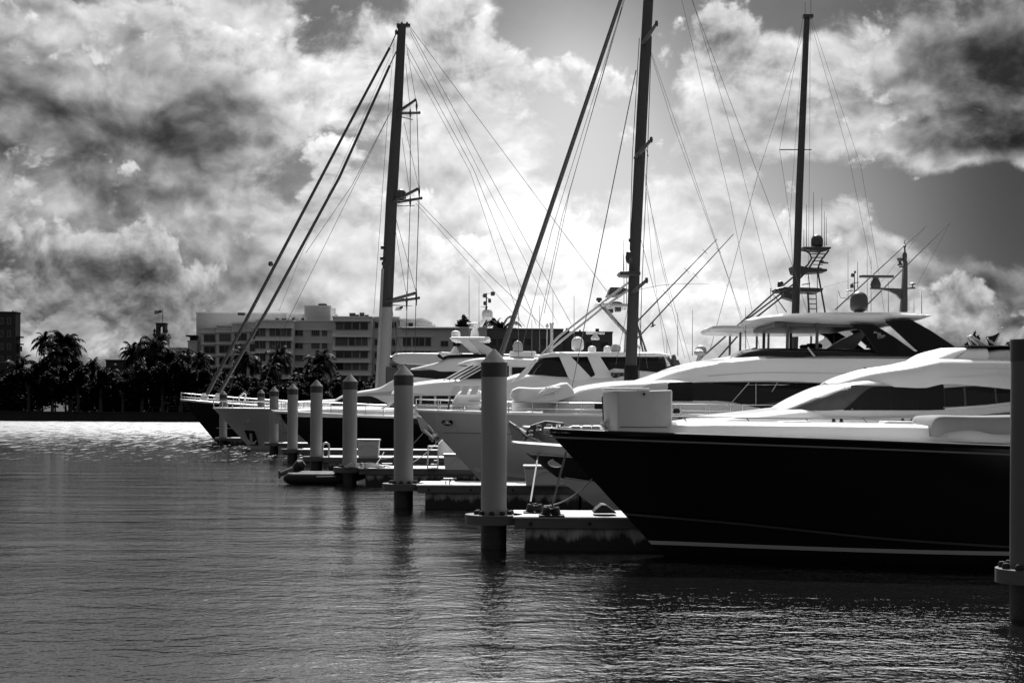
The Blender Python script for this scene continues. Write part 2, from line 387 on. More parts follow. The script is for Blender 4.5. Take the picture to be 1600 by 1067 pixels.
# --- hulls
class Hull:
    def __init__(s, parent, m, bow, water, Y, length, beam, sheer=(), deckm=None, keel=-.5, flare=.72, rail=None, name='hull', full=.42, n=56, knuckle=None):
        """bow, water: pixels of the stem head and of the stem at the water; sheer: (fraction, z) points aft of the bow"""
        A = at(*bow, Y); Bp = at(*water, Y); s.Y = Y; s.hb = beam / 2; s.x0 = A.x; s.x1 = A.x + length
        s.A = A; s.xw = Bp.x; s.keel = keel; s.flare = flare; s.full = full; s.n = n
        s.fs = pchip([(0, A.z)] + list(sheer)); s.slope = (s.xw - A.x) / A.z
        R = 15; vs = []; fs = []; k = 2 * R - 1
        for i in range(n):
            u = (i / (n - 1)) ** 1.5; zs = s.fs(u)
            near = []
            for j in range(R):
                r = 1 - j / (R - 1); z = keel + (zs - keel) * r
                near.append(s.pt(u, z))
            vs += [(x, Y - b, z) for x, b, z in near] + [(x, Y + b, z) for x, b, z in near[-2::-1]]
        for i in range(n - 1):
            for j in range(k - 1): fs.append((i * k + j, i * k + j + 1, (i + 1) * k + j + 1, (i + 1) * k + j))
        fs.append(tuple((n - 1) * k + j for j in range(k)))
        mb = MB(); mb.add(vs, fs, True); s.ob = smoothed(mb.build(name, m, parent), 40)
        # deck
        dv = []; df = []; D = 9
        for i in range(n):
            u = (i / (n - 1)) ** 1.5; x, b, z = s.pt(u, s.fs(u))
            for j in range(D):
                y = -1 + 2 * j / (D - 1); dv.append((x, Y + y * b * .985, z - .03 + .07 * (1 - y * y)))
        for i in range(n - 1):
            for j in range(D - 1): df.append((i * D + j, (i + 1) * D + j, (i + 1) * D + j + 1, i * D + j + 1))
        mb = MB(); mb.add(dv, df, True); s.deck = mb.build('deck', deckm or M_white, parent)
        if rail:
            rm, rz, rr = rail; mb = MB()
            for sg in (-1, 1):
                pts = []
                for i in range(n):
                    u = (i / (n - 1)) ** 1.5; x, b, z = s.pt(u, s.fs(u)); pts.append((x, Y + sg * (b + rr * .4), z + rz))
                mb.tube(pts, rr, 8); mb.build('rub_rail', rm, parent); mb = MB()
    def stem(s, z):
        if z >= 0: return s.x0 + (s.A.z - z) * s.slope
        return s.xw + (-z) * s.slope * 2.2
    def pt(s, u, z):
        zs = s.fs(u); r = min(max(z / max(zs, .1), -.3), 1.0)
        x = s.stem(min(z, s.A.z) if u < .01 else z * (s.A.z / zs) if z > 0 else z); x = x + (s.x1 - x) * u
        v = min(u / s.full, 1.0); e_top = s.flare; e_bot = 1.25
        rr = max(r, 0); e = e_bot + (e_top - e_bot) * rr ** 1.3
        f = max(1 - (1 - v) ** 2, 0) ** e
        w = (.86 + .14 * rr ** .8)
        if r < 0: w *= (1 + r * 1.2)
        tw = 1 - .10 * max(0, (u - .6) / .4) ** 2
        return x, s.hb * w * f * tw + (.012 if u > 0 else 0), z
    def strip(s, name, m, parent, pts, h, out=.012, u0=0, u1=1, n=50, both=True):
        """band at height z(u) with height h"""
        fz = pchip(pts)
        for sg in ((-1, 1) if both else (-1,)):
            mb = MB(); vs = []; fs = []
            for i in range(n):
                u = u0 + (u1 - u0) * i / (n - 1); z = fz(u)
                hh = h(u) if callable(h) else h
                for dz in (0, .5, 1):
                    x, b, zz = s.pt(u, z + hh * dz); vs.append((x - out * .7 * (1 - u), s.Y + sg * (b + out), zz))
            for i in range(n - 1):
                for j in range(2): fs.append((i * 3 + j, (i + 1) * 3 + j, (i + 1) * 3 + j + 1, i * 3 + j + 1))
            mb.add(vs, fs, True); ob = mb.build(name, m, parent, fix=False)
        return ob
    def u_of_px(s, px, py):
        best = None
        for i in range(400):
            u = i / 399; x, b, z = s.pt(u, s.fs(u)); xx = at(px, py, s.Y - b).x
            if best is None or abs(x - xx) < best[0]: best = (abs(x - xx), u)
        return best[1]
    def patch(s, px, py):
        """point on the near side seen at a pixel"""
        best = None
        for i in range(500):
            u = i / 499
            for _ in (0,):
                z = 1.5; b = 0
                for it in range(4):
                    x, b, z_ = s.pt(u, z); p = at(px, py, s.Y - b); z = p.z
                x, b, z_ = s.pt(u, z); d = abs(x - p.x)
                if best is None or d < best[0]: best = (d, Vector((x, s.Y - b, z)))
        return best[1]
    def railing(s, parent, u0, u1, h, n, r=.018, lean=.0, mid=None, name='guard_rail', m=None, both=True):
        for sg in ((-1, 1) if both else (-1,)):
            mb = MB(); top = []; md = []
            for i in range(n + 1):
                u = u0 + (u1 - u0) * i / n; x, b, z = s.pt(u, s.fs(u)); b = max(b - .08, .02)
                tp = Vector((x - lean, s.Y + sg * b, z + h)); bs = Vector((x, s.Y + sg * b, z - .02))
                mb.tube([bs, tp], r * .85, 6); top.append(tp); md.append(bs.lerp(tp, .5))
            mb.tube(top, r, 6)
            if mid: mb.tube(md, r * .6, 5)
            ob = mb.build(name, m or M_steel, parent, fix=False)
        return ob

def line(mb, a, b, Y, r, n=5, Y2=None): mb.tube([at(*a, Y), at(*b, Y2 or Y)], r, n, caps=False)
def prism_px(pts, Yp, y0, y1, name, m, parent, bevel=0.0):
    mb = MB(); q = [at(a, b, Yp) for a, b in pts]; mb.poly([(p.x, p.z) for p in q], y0, y1); return mb.build(name, m, parent, bevel=bevel)
def dome_prof(r, h): return [(r * .62, 0), (r * .8, h * .03), (r * .95, h * .10), (r, h * .25), (r, h * .55)] + [(r * math.cos(a), h * .55 + h * .45 * math.sin(a)) for a in (.3, .6, .85, 1.1, 1.35, 1.52)]
def radome(parent, px, py, Y, r, h, m=None, name='radome'):     # px,py: base centre
    c = at(px, py, Y); mb = MB(); mb.lathe(c, dome_prof(r, h), 24)
    ob = mb.build(name, m or M_offw, parent); mb = MB(); mb.lathe(c - Vector((0, 0, .12)), [(r * .5, 0), (r * .55, .13)], 12); mb.build('radome_foot', m or M_offw, ob); return ob
def antenna(mb, px, py0, py1, Y, r=.012, lean=0): mb.tube([at(px, py0, Y), at(px + lean, py1, Y)], [r * 1.6, r * .7], 5)
def radar(parent, px, py, Y, w, h=.35, m=None):                 # open-array scanner; px,py base centre; w length along x
    c = at(px, py, Y); m = m or M_offw; mb = MB(); mb.lathe(c, [(.22, 0), (.24, .1), (.16, h * .6), (.1, h)], 14); ob = mb.build('radar_pedestal', m, parent)
    mb = MB(); mb.box(c.x - w / 2, c.x + w / 2, c.y - .07, c.y + .07, c.z + h, c.z + h + .12); mb.build('radar_scanner', m, ob, bevel=.03); return ob

# ------------------------------------------------------------------ ground, water
mb = MB(); mb.add([(-900, -60, 0), (900, -60, 0), (900, 300, 0), (-900, 300, 0)], [(0, 1, 2, 3)])
tag(mb.build('water', M_water), 'rippled harbour water reflecting a cloudy sky', 'water', kind='structure')
YS = 272.0
mb = MB(); mb.add([(-900, YS + 1, 1.55), (900, YS + 1, 1.55), (3000, 3500, 1.6), (-3000, 3500, 1.6)], [(0, 1, 2, 3)])
tag(mb.build('far_shore_ground', M_soil), 'flat dark ground behind the sea wall', 'ground', kind='structure')
mb = MB(); mb.box(-400, 400, YS, YS + 1.2, -1, 1.62); mb.box(-400, 400, YS - .15, YS + 1.35, 1.62, 1.85)
sw = mb.build('sea_wall', mat('sea_wall_concrete', .03, .9, .1, var=.5, scale=.6)); tag(sw, 'low dark concrete sea wall along the far shore', 'wall')
fr = thing('shore_fence', (-30, YS + .5, 1.85), 'thin post and rail fence on top of the sea wall', 'fence')
for i in range(40): mb = MB(); mb.box(-66 + i * 2.2, -66 + i * 2.2 + .09, YS + .5, YS + .59, 1.85, 2.95); mb.build('post', M_alu, fr)
mb = MB(); mb.box(-66, 66, YS + .5, YS + .55, 2.9, 2.96); mb.box(-66, 66, YS + .51, YS + .54, 2.4, 2.44); mb.build('rail', M_alu, fr)
# ------------------------------------------------------------------ piles and finger piers
PCAP = [(.0, 0)]
def pile(px, ptop, Y, dia, label, wet=.52):
    top = at(px, ptop, Y); r = dia / 2; x = top.x; H = top.z
    t_ = thing('mooring_pile', (x, Y, 0), label, 'pile', 'white capped mooring piles')
    ch = r * 1.12                                              # cone height
    mb = MB(); mb.lathe((x, Y, 0), [(r, wet), (r, H - ch - .30)], 40); mb.build('sleeve', M_pile if Y > 25 else mat('vignetted_pile_sleeve', .10, .45, .25, var=.2, scale=1.2, stretch=(3, 3, .12), bump=.12, bscale=8), t_, fix=False)  # nearest pile: edge vignetting put into a darker sleeve colour
    mb = MB(); mb.lathe((x, Y, 0), [(r * 1.0, -1.5), (r * 1.0, wet + .02)], 32); mb.build('wet_base', M_pilew, t_)
    mb = MB(); mb.lathe((x, Y, 0), [(r * 1.03, H - ch - .32), (r * 1.03, H - ch - .02)], 40); cp = mb.build('cap_band', M_capb, t_)
    mb = MB(); mb.lathe((x, Y, 0), [(r * 1.05, H - ch - .02), (r * 1.05, H - ch + .015), (.02, H), (.0, H)], 40); ob = mb.build('cap', M_capd, t_); smoothed(ob, 30)
    t_.rotation_euler = (0, ((px * 7.3) % 1 - .5) * .010, (px * 3.7) % 6)
    return x
PX = {}
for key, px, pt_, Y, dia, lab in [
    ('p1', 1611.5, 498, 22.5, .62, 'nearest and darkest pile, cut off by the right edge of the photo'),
    ('p2', 773, 545, 33.2, .60, 'tall pale pile in the middle of the photo, left of the big black bow'),
    ('p3', 631.5, 570, 46.4, .63, 'pile just left of the largest middle pile, with a collar and dark reflection'),
    ('p4', 547, 584, 59.3, .60, 'pile whose foot stands at the inflatable dinghy'),
    ('p5', 494.5, 593, 71.5, .60, 'pile beside the white arched ladder rail on the pier'),
    ('p6', 457.5, 599, 83.5, .60, 'slim pile between the stern of the dinghy and the black motor yacht bow'),
    ('p7', 428.5, 604, 97, .60, 'pile standing before the grey hull, right behind the tip of the black bow'),
    ('p8', 408, 608, 117, .60, 'short looking pile rising behind the pale grey motor yacht'),
    ('p9', 349, 610, 116.5, .62, 'leftmost pile, against the black sailing yacht hull')]:
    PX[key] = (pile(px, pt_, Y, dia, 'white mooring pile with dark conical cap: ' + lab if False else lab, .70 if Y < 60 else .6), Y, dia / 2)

def cleat(mb, x, y, z, s=.22):
    mb.box(x - s * .35, x - s * .2, y - .03, y + .03, z, z + .09); mb.box(x + s * .2, x + s * .35, y - .03, y + .03, z, z + .09)
    mb.tube([(x - s, y, z + .10), (x + s, y, z + .10)], [.018, .018], 6)
def pier(key, x_end, top, label, wid=2.4, x0=None, seg=5.0):
    px, Y, r = PX[key]; xs = px + r + .25 if x0 is None else x0
    t_ = thing('finger_pier', (xs, Y, top), label, 'pier', 'floating finger piers between the yachts')
    ya, yb = Y - wid / 2 + .35, Y + wid / 2 + .35
    mb = MB(); mb.box(xs - .1, x_end, ya - .04, yb + .04, top - .05, top); mb.build('deck', M_deck, t_, bevel=.012, seg=1)
    mb = MB(); mb.box(xs - .06, x_end, ya - .02, yb + .02, top - .27, top - .052); fa = mb.build('fascia', M_fascia, t_, bevel=.01, seg=1)
    mb = MB(); x = xs + .15
    while x < x_end:
        x += 1.35
        if x < min(x_end, xs + 9) and Y < 50: mb = MB(); mb.lathe((x - 1.2, ya - .03, top - .16), [(.035, -.035), (.035, .035)], 8); mb.build('bolt', M_rub, fa)
    x = xs + .18
    while x < x_end - 1:
        mb = MB(); e = min(x + seg, x_end); mb.box(x, e - .05, ya + .12, yb - .12, -.55, top - .272); mb.build('float', M_float, t_, bevel=.04); x = e + .02
    # guide collar round the pile
    n = 32; mb = MB(); vs = []; R1, R0 = r + (.30 if key != 'p1' else .17), r + .05
    for z in (top - .22, top):
        for RR in (R1, R0):
            for k in range(n): w = 2 * PI * k / n; vs.append((px + math.cos(w) * RR * (1.12 if RR == R1 else 1), Y + math.sin(w) * RR, z))
    fs = []
    for k in range(n):
        k2 = (k + 1) % n
        fs += [(k, k2, 2 * n + k2, 2 * n + k), (n + k, n + k2, 3 * n + k2, 3 * n + k), (2 * n + k, 2 * n + k2, 3 * n + k2, 3 * n + k), (k, k2, n + k2, n + k)]
    mb.add(vs, fs); co = smoothed(mb.build('pile_guide', M_fascia, t_))
    mb = MB(); mb.box(px + r * .9, xs + .1, Y - .45, Y + .45, top - .20, top - .03); mb.build('guide_arm', M_fascia, co)
    for k in range(10):
        if Y > 60: break
        w = 2 * PI * k / 10 + .2; mb = MB(); mb.lathe((px + math.cos(w) * (r + .11), Y + math.sin(w) * (r + .11), top), [(.06, 0), (.07, .05), (.045, .09)], 8); mb.build('roller', M_rub, co)
    x = xs + (3.6 if Y < 40 else .9)
    while x < min(x_end, xs + 8) and Y < 65:
        for yy0 in (ya + .22, yb - .22): mb = MB(); cleat(mb, x, yy0, top); mb.build('cleat', M_anch, t_, fix=False)
        x += 3.2
    return ya, yb, xs
D2 = pier('p2', 22, .79, 'nearest concrete finger pier, ending at the middle pile under the big black bow', 2.0)
D3 = pier('p3', 30, .78, 'second concrete finger pier, running right from the pile with the dark reflection', 2.2)
D4 = pier('p4', 30, .74, 'third finger pier with a white rope heap, starting beside the dinghy')
D5 = pier('p5', 32, .74, 'fourth finger pier with a white arched ladder rail at its end')
D6 = pier('p6', 32, .74, 'fifth finger pier, a thin pale line under the black motor yacht')
D7 = pier('p7', 36, .74, 'short seen finger pier in front of the pale grey hull')
D9 = pier('p9', 40, .62, 'farthest finger pier under the black sailing yacht')
D1 = pier('p1', 30, .79, 'round pile collar of a finger pier at the right edge of the photo', 2.0)

def dock_box(px0, px1, py0, py1, Y, top, label, dep=.65):
    a = at(px0, py1, Y); b = at(px1, py0, Y); h = b.z - top
    t_ = thing('dock_box', ((a.x + b.x) / 2, Y + dep / 2, top), label, 'dock box', 'white storage boxes on the piers')
    mb = MB(); mb.poly([(a.x + .06, top + .01), (b.x - .04, top + .01), (b.x, b.z - .1), (a.x, b.z - .1)], Y, Y + dep); mb.build('body', M_box, t_, bevel=.03)
    mb = MB(); mb.box(a.x - .04, b.x + .04, Y - .04, Y + dep + .03, b.z - .098, b.z); mb.build('lid', M_box, t_, bevel=.03)
    xm = (a.x + b.x) / 2; rr = h * .62; pts = [(xm + rr * math.cos(w), Y - .012, top + .05 + rr * math.sin(w)) for w in [PI * i / 14 for i in range(15)]]
    mb = MB(); mb.tube(pts, .014, 5); mb.build('moulded_rib', M_greyh, t_, fix=False)
dock_box(819, 889, 727, 758, 45.2, .78, 'white dock box in front of the pale stem, right of the middle pile')
dock_box(693, 742, 709, 734, 57.6, .74, 'white dock box with arched moulding, left of the middle pile')
dock_box(558, 592, 686, 705, 70.6, .74, 'small white dock box against the black hull')
# ladder rail with a round top
t_ = thing('ladder_rail', tuple(at(508, 715, 70.8)), 'white arched ladder rail beside a pile at the pier end', 'ladder')
mb = MB(); a = at(504, 714, 70.8); b = at(514, 714, 70.8); w = (b.x - a.x) / 2; zt = at(509, 697, 70.8).z
mb.tube([a] + [((a.x + b.x) / 2 - w * math.cos(q), a.y, zt + w * math.sin(q)) for q in [PI * i / 10 for i in range(11)]] + [b], .05, 8); mb.build('handrail', M_box, t_)
# rope heap and coiled hose
def rope_pile(px, py, Y, R, label, turns=4, r=.03):
    c = at(px, py, Y); mb = MB(); pts = []
    for i in range(turns * 18):
        w = 2 * PI * i / 18; q = R * (1 - .09 * i / 18) * (1 + .08 * math.sin(3 * w)); pts.append((c.x + q * math.cos(w), c.y + q * .7 * math.sin(w), c.z + .02 + .045 * i / 18 + .02 * math.sin(5 * w)))
    mb.tube(pts, r, 6); tag(mb.build('coiled_rope', M_rope, None, fix=False), label, 'rope')
rope_pile(568, 731, 58.6, .8, 'loose coil of pale rope on the third finger pier')
# black bumper wedge and cleat pads on the nearest pier
c = at(946, 800, 33.2)
mb = MB(); q = [at(926, 801, 33), at(930, 795, 33), at(940, 787, 33), at(947, 788, 33), at(964, 801, 33)]
mb.poly([(p.x, p.z) for p in q], 32.8, 33.5); ob = mb.build('rubber_bumper', M_rub, None, bevel=.03); tag(ob, 'black wedge shaped rubber bumper on the nearest pier', 'bumper')
for (pa, pb, ya_, Y, lab) in [(847, 875, 795, 32.75, 'black coil of mooring line at the pier front, under the diagonal rope'), (823, 848, 786, 33.7, 'black coil of mooring line at the pier rear, left of the other coil')]:
    a = at(pa, ya_ + 5, Y); b = at(pb, ya_ - 3, Y); t_ = thing('mooring_line_coil', ((a.x + b.x) / 2, Y, .79), lab, 'rope coil')
    mb = MB(); rr = (b.x - a.x) / 2
    for i in range(4): 
        mb.tube([((a.x + b.x) / 2 + rr * (1 - .06 * i) * math.cos(w), Y + .2 * math.sin(w), .82 + i * .05 + .015 * math.sin(3 * w + i)) for w in [2 * PI * k / 20 for k in range(21)]], .032, 6)
    mb.build('coil', M_rub, t_, fix=False)
    mb = MB(); mb.box(a.x - .08, b.x + .1, Y - .28, Y + .28, .792, .82); mb.build('mat', M_rub, t_)
# inflatable dinghy with outboard
Yd = 60.2
t_ = thing('inflatable_dinghy', tuple(at(495, 755, Yd)), 'grey inflatable dinghy afloat with its outboard tilted up behind the pile row', 'dinghy')
a = at(448, 745, Yd); b = at(566, 742, Yd); z0 = .23
for sg in (-1, 1):
    mb = MB(); pts = []; rad = []
    for i in range(17):
        u = i / 16; x = a.x + (b.x - a.x) * u; y = Yd + sg * .72 * (1 if u < .62 else math.sqrt(max(1 - ((u - .62) / .38) ** 2, 0))); z = z0 + .02 + .30 * max(0, u - .6) ** 1.5 * 2
        pts.append((x, y, z)); rad.append(.24 if 0 < i else .1)
    pts.insert(1, (a.x + .12, Yd + sg * .72, z0)); rad.insert(1, .2)
    mb.tube(pts, rad, 14); mb.build('side_tube', mat('grey_rubberised_fabric', .02, .6, .15, var=.2, scale=3), t_)
mb = MB(); mb.poly([(a.x + .3, .05), (b.x - .6, .1), (b.x - .2, .35), (a.x + .3, .3)], Yd - .6, Yd + .6); mb.build('floor', M_rub, t_)
mb = MB(); mb.tube([(a.x + 1.4, Yd - .97, z0 + .1), (b.x - 1.0, Yd - .94, z0 + .12)], .02, 5); mb.build('grab_line', M_rope, t_, fix=False)
mb = MB(); q = [at(*p, Yd) for p in [(436, 742), (437, 738), (447, 736), (455, 730), (463, 734), (474, 727), (476, 733), (468, 737), (457, 738), (449, 740), (441, 743)]]
mb = MB(); mb.tube([at(438, 741, Yd), at(447, 738, Yd), at(460, 735, Yd)], [.10, .13, .20], 10); om = mb.build('outboard_leg', M_alu, t_)
mb = MB(); mb.tube([at(459, 734.5, Yd), at(465, 730, Yd), at(470, 726, Yd), at(475, 722.5, Yd)], [.14, .22, .26, .14], 12); mb.build('outboard_cowl', M_rub, t_)
mb = MB()
for k in range(3):
    w = 2 * PI * k / 3; c = at(437.5, 741, Yd); mb.tube([c, c + Vector((-.02, math.cos(w) * .2, math.sin(w) * .2))], [.07, .03], 5)
mb.build('propeller', M_alu, om)
# ------------------------------------------------------------------ yachts, nearest first (all lie bow to the left)
def yacht(px, py, Y, label, cat='yacht', name='motor_yacht', group='yachts berthed side by side in the marina'):
    p = at(px, py, Y); return thing(name, (p.x, Y, 0), label, cat, group)
def anchor(parent, pts, Y, s=1.0):
    mb = MB(); a, b = at(*pts[0], Y), at(*pts[1], Y); mb.tube([a, b], [.05 * s, .06 * s], 8)
    d = (b - a).normalized(); mb.tube([b + Vector((-.05, -.34 * s, -.22 * s)) - d * .35 * s, b, b + Vector((-.05, .34 * s, -.22 * s)) - d * .35 * s], [.02, .09 * s, .02], 6)
    c = at(*pts[1], Y); mb.poly([(c.x - .3 * s, c.z + .25 * s), (c.x + .1 * s, c.z + .1 * s), (c.x + .12 * s, c.z - .25 * s), (c.x - .12 * s, c.z - .3 * s)], Y - .10 * s, Y + .10 * s)
    return mb.build('anchor', M_anch, parent)

# A: the large black hull in the foreground
A = yacht(1036, 866, 31.5, 'big yacht with glossy black hull and white waterline stripe filling the right foreground')
hA = Hull(A, M_black, (856, 673), (1036, 866), 31.5, 20, 5.3, [(.30, 2.62), (.55, 2.47), (1, 2.35)], rail=(mat('dull_trim', .16, .5, .4), -.13, .02), flare=.78, full=.5)
ya_rail = MB()
for sg in (-1, 1):
    pts = []
    for i in range(50):
        u = (i / 49) ** 1.5; x, b, z = hA.pt(u, hA.fs(u)); pts.append((x, 31.5 + sg * (b - .01), z + .015))
    ya_rail.tube(pts, .045, 8)
ya_rail.build('toe_rail', M_black, A)
hA.strip('boot_stripe', M_greyh, A, [(0, .27), (.15, .28), (1, .33)], .085, u0=.0, u1=1)
hA.strip('spray_rail', M_alu, A, [(0, .92), (.12, .80), (.3, .55), (.5, .42), (1, .40)], lambda u: .05, out=.05, u0=.004, u1=.9)
bt = Body('foredeck_trunk', M_white, A, [(1040, 675), (1056, 664), (1120, 662), (1300, 664), (1600, 668), (1800, 672)], [(1040, 690), (1300, 690), (1600, 694), (1800, 700)], 31.5, 1.35, nose=1.8, nmin=.3, camber=.05, sec=[(1, 0), (.99, .5), (.96, .9), (.9, 1), (.5, 1), (0, 1)])
# box on the foredeck: vertical prism with a skewed left face
fp = [at(965, 660, 30.75), at(1050, 660, 30.75), at(1050, 660, 31.9), at(941, 660, 31.55)]
zt, zb = at(1000, 612, 30.9).z, at(1000, 676, 30.75).z; ztb, zbb = zt, zb
mb = MB(); n = 4
mb.add([(p.x, p.y, zb) for p in fp] + [(p.x, p.y, zt + (.04 if i in (1, 2) else 0)) for i, p in enumerate(fp)], [(0, 1, 2, 3), (7, 6, 5, 4)] + [(i, (i + 1) % 4, (i + 1) % 4 + 4, i + 4) for i in range(4)])
bx = mb.build('deck_locker', M_offw, A, bevel=.035, seg=3)
mb = MB(); c = at(1006.5, 615.5, 30.72); mb.tube([c + Vector((0, .03, 0)), c + Vector((0, -.04, 0))], [.03, .022], 10); mb.build('latch', M_rub, bx)
mb = MB(); a, b = at(941, 621, 31.2), at(943, 668, 31.2); mb.tube([a + Vector((.02, 0, .02)), a, b], .016, 6); mb.build('windlass_handle', M_alu, A)
mb = MB(); c = at(943, 671, 31.2); mb.lathe(c, [(.09, 0), (.1, .05), (.05, .08), (.05, .14), (.09, .16), (.08, .2)], 14); mb.build('capstan', M_steel, A)
mb = MB()
for px in (900, 917, 932): c = at(px, 672, 31.4); mb.box(c.x - .1, c.x + .09, c.y - .1, c.y + .1, c.z - .03, c.z + .1)
mb.build('chain_stopper', M_steel, A, bevel=.02)
mb = MB(); a = at(872, 670, 31.5); b = at(853, 674, 31.5); mb.box(b.x - .05, a.x, 31.38, 31.62, a.z - .06, a.z + .03); mb.lathe((b.x, 31.5, b.z - .02), [(.05, -.04), (.06, .04)], 10); mb.build('bow_roller', M_steel, A, bevel=.01)
bt2 = Body('tender_hull', M_white, A, [(1462, 676), (1480, 668), (1600, 672), (1760, 672)], [(1462, 686), (1480, 689), (1600, 693), (1760, 700)], 30.8, .8, nose=.9, nmin=.2)
Body('tender_cover', M_greycv, A, [(1458, 668), (1461, 656), (1468, 651), (1476, 650), (1540, 651), (1620, 650), (1760, 652)], [(1458, 682), (1466, 683), (1475, 677), (1520, 672), (1560, 679), (1620, 680), (1760, 684)], 30.8, .92, nose=.25, nmin=.85, n=60, camber=.02, sec=[(1, 0), (1, .4), (.99, .8), (.965, .94), (.92, 1), (.5, 1), (0, 1)])
mb = MB(); rl = [at(p, q, 33.4) for p, q in [(1050, 651), (1150, 652.5), (1260, 653.5), (1380, 655), (1460, 657)]]; mb.tube(rl, .016, 6)
for px in (1068, 1166, 1258, 1348, 1438): mb.tube([at(px, 652.5, 33.4), at(px + 13, 668, 33.4)], .012, 6)
mb.build('guard_rail', M_alu, A, fix=False)
for px in (1302, 1314, 1410, 1425):
    mb = MB(); mb.tube([at(px, 654, 33.35), at(px + 1, 658, 33.33), at(px - 1, 663, 33.3), at(px + 3, 665, 33.3)], [.03, .05, .03, .01], 6); mb.build('rail_tie', M_rub, A)
# its cabin stands beyond the right edge of the photo
cab = Body('cabin', M_white, A, [(1700, 668), (1780, 600), (1830, 560), (2300, 560)], [(1700, 690), (2300, 700)], 31.5, 1.9, nose=2.5)
cab.strip('cabin_window', M_glass, A, [(1760, 620), (1810, 580), (2280, 580)], [(1740, 645), (1800, 640), (2280, 640)])

# mooring lines from the bows to the nearest pier
def mline(p0, Y0, p1, Y1, sag, label, r=.02, m=None):
    a, b = at(*p0, Y0), at(*p1, Y1); mb = MB()
    mb.tube([a.lerp(b, i / 14) - Vector((0, 0, sag * 4 * (i / 14) * (1 - i / 14))) for i in range(15)], r, 6)
    return tag(mb.build('mooring_line', m or M_rope, None, fix=False), label, 'mooring line', 'mooring lines tied to the piers')
mline((885, 704), 31.9, (862, 793), 32.8, .0, 'straight mooring rope from the big black bow down to the front rope coil', .022)
mline((842, 703), 37.9, (829, 784), 33.7, .0, 'steeper mooring rope left of the other, from the small black bow to the rear coil', .022)
mline((928, 745), 31.6, (850, 790), 33.5, .16, 'slack rope curving up from the pier coil to the big black hull', .016)
mline((600, 706), 71, (568, 728), 58.8, .3, 'pale slack rope rising from the rope coil on the third pier')
mline((692, 679), 64, (600, 728), 58.8, .5, 'long pale rope from a hidden bow down to the third pier')
mline((662, 675), 64, (590, 716), 70.5, .4, 'thin pale rope reaching down across the black hull')

# B: small black-sided boat with white bottom, just behind
B = yacht(982, 819, 38, 'small yacht with black topsides, white bottom and oval porthole, anchor at its bow')
hB = Hull(B, M_black, (799, 691), (978, 826), 38, 13.5, 4.4, [(.3, 2.15), (1, 2.1)], flare=.7, full=.5)
hB.strip('bottom_paint', M_offw, B, [(0, -.2), (1, -.2)], lambda u: 1.62 - .28 * min(u / .2, 1), out=.015, u0=0)
hB.strip('gunwale', M_offw, B, [(0, 2.06), (.3, 1.9), (1, 1.8)], lambda u: .27, out=.03, u0=0)
hB.strip('rub_rail', M_steel, B, [(0, 2.03), (.3, 1.88), (1, 1.8)], .04, out=.06, u0=0.01)
hB.strip('pin_stripe', M_mark, B, [(0, 1.44), (.2, 1.18), (1, 1.15)], .03, out=.03, u0=0.02)
p = hB.patch(870, 723); mb = MB(); mb.tube([p + Vector((.21 * math.cos(w), -.02, .095 * math.sin(w))) for w in [2 * PI * i / 20 for i in range(21)]], .025, 6); ob = mb.build('porthole', M_steel, B, fix=False)
mb = MB(); mb.add([p + Vector((0, -.03, 0))] + [p + Vector((.19 * math.cos(w), -.025, .08 * math.sin(w))) for w in [2 * PI * i / 20 for i in range(20)]], [(0, i + 1, (i + 1) % 20 + 1) for i in range(20)]); mb.build('porthole_glass', M_greyh, ob)
Body('low_cabin', M_white, B, [(1010, 690), (1080, 672), (1300, 668), (1400, 680)], [(1010, 700), (1400, 705)], 38, 1.4, nose=2)
mb = MB(); c = at(842, 700, 37.8); cleat(mb, c.x, c.y, c.z, .25); mb.build('cleat', M_steel, B)

# B2: white express yacht with black covers
E1 = yacht(985, 800, 42.8, 'white express yacht with black windscreen covers and a flag at its stern, far right')
h = Hull(E1, M_offw, (816, 667), (975, 806), 42.8, 22, 5.3, [(.2, 2.72), (.36, 2.98), (.6, 3.05), (1, 3.0)], flare=.72, full=.45)
Body('foredeck', M_white, E1, [(1040, 668), (1085, 662), (1120, 655), (1170, 650), (1240, 642), (1270, 640), (1296, 643), (1312, 649), (1322, 656)], [(1040, 674), (1322, 674)], 42.8, 2.3, nose=3.0, nmin=.4, camber=.12)
hs = Body('deckhouse', M_offw, E1, [(1236, 641), (1285, 617), (1330, 600), (1360, 595), (1480, 588), (1900, 588)], [(1236, 655), (1500, 657), (1900, 657)], 42.8, 2.45, nose=2.2, nmin=.5)
hs.strip('windscreen_cover', M_mesh, E1, [(1240, 639.5), (1285, 618), (1328, 601), (1372, 603)], [(1240, 641), (1285, 641.5), (1318, 640), (1372, 604)], out=.03)
hs.strip('side_cover', M_cover, E1, [(1318, 640), (1372, 603), (1445, 604), (1475, 597)], [(1318, 641), (1372, 641), (1445, 641), (1475, 640)], out=.05)
hs.strip('side_window', M_glass, E1, [(1476, 606), (1535, 603), (1600, 605), (1880, 606)], [(1476, 636), (1535, 633), (1600, 626), (1880, 612)], out=.02)
hs.strip('lower_window', M_glass, E1, [(1525, 649), (1600, 642), (1700, 640)], [(1525, 650), (1600, 651), (1700, 652)], out=.03)
rf = Body('upper_deck', M_offw, E1, [(1322, 600), (1345, 590), (1380, 579), (1430, 571), (1456, 565), (1478, 561), (1600, 562), (1900, 562)], [(1322, 601), (1380, 603), (1445, 606), (1475, 600), (1530, 603), (1600, 609), (1900, 612)], 42.8, 2.75, nose=3.2, nmin=.25, camber=.10)  # off-white roof: vignetting towards the frame edge put into the colour
rf.strip('style_line', M_mark, E1, [(1470, 590), (1600, 583), (1880, 578)], [(1470, 591), (1600, 584.5), (1880, 579.5)], out=.02)
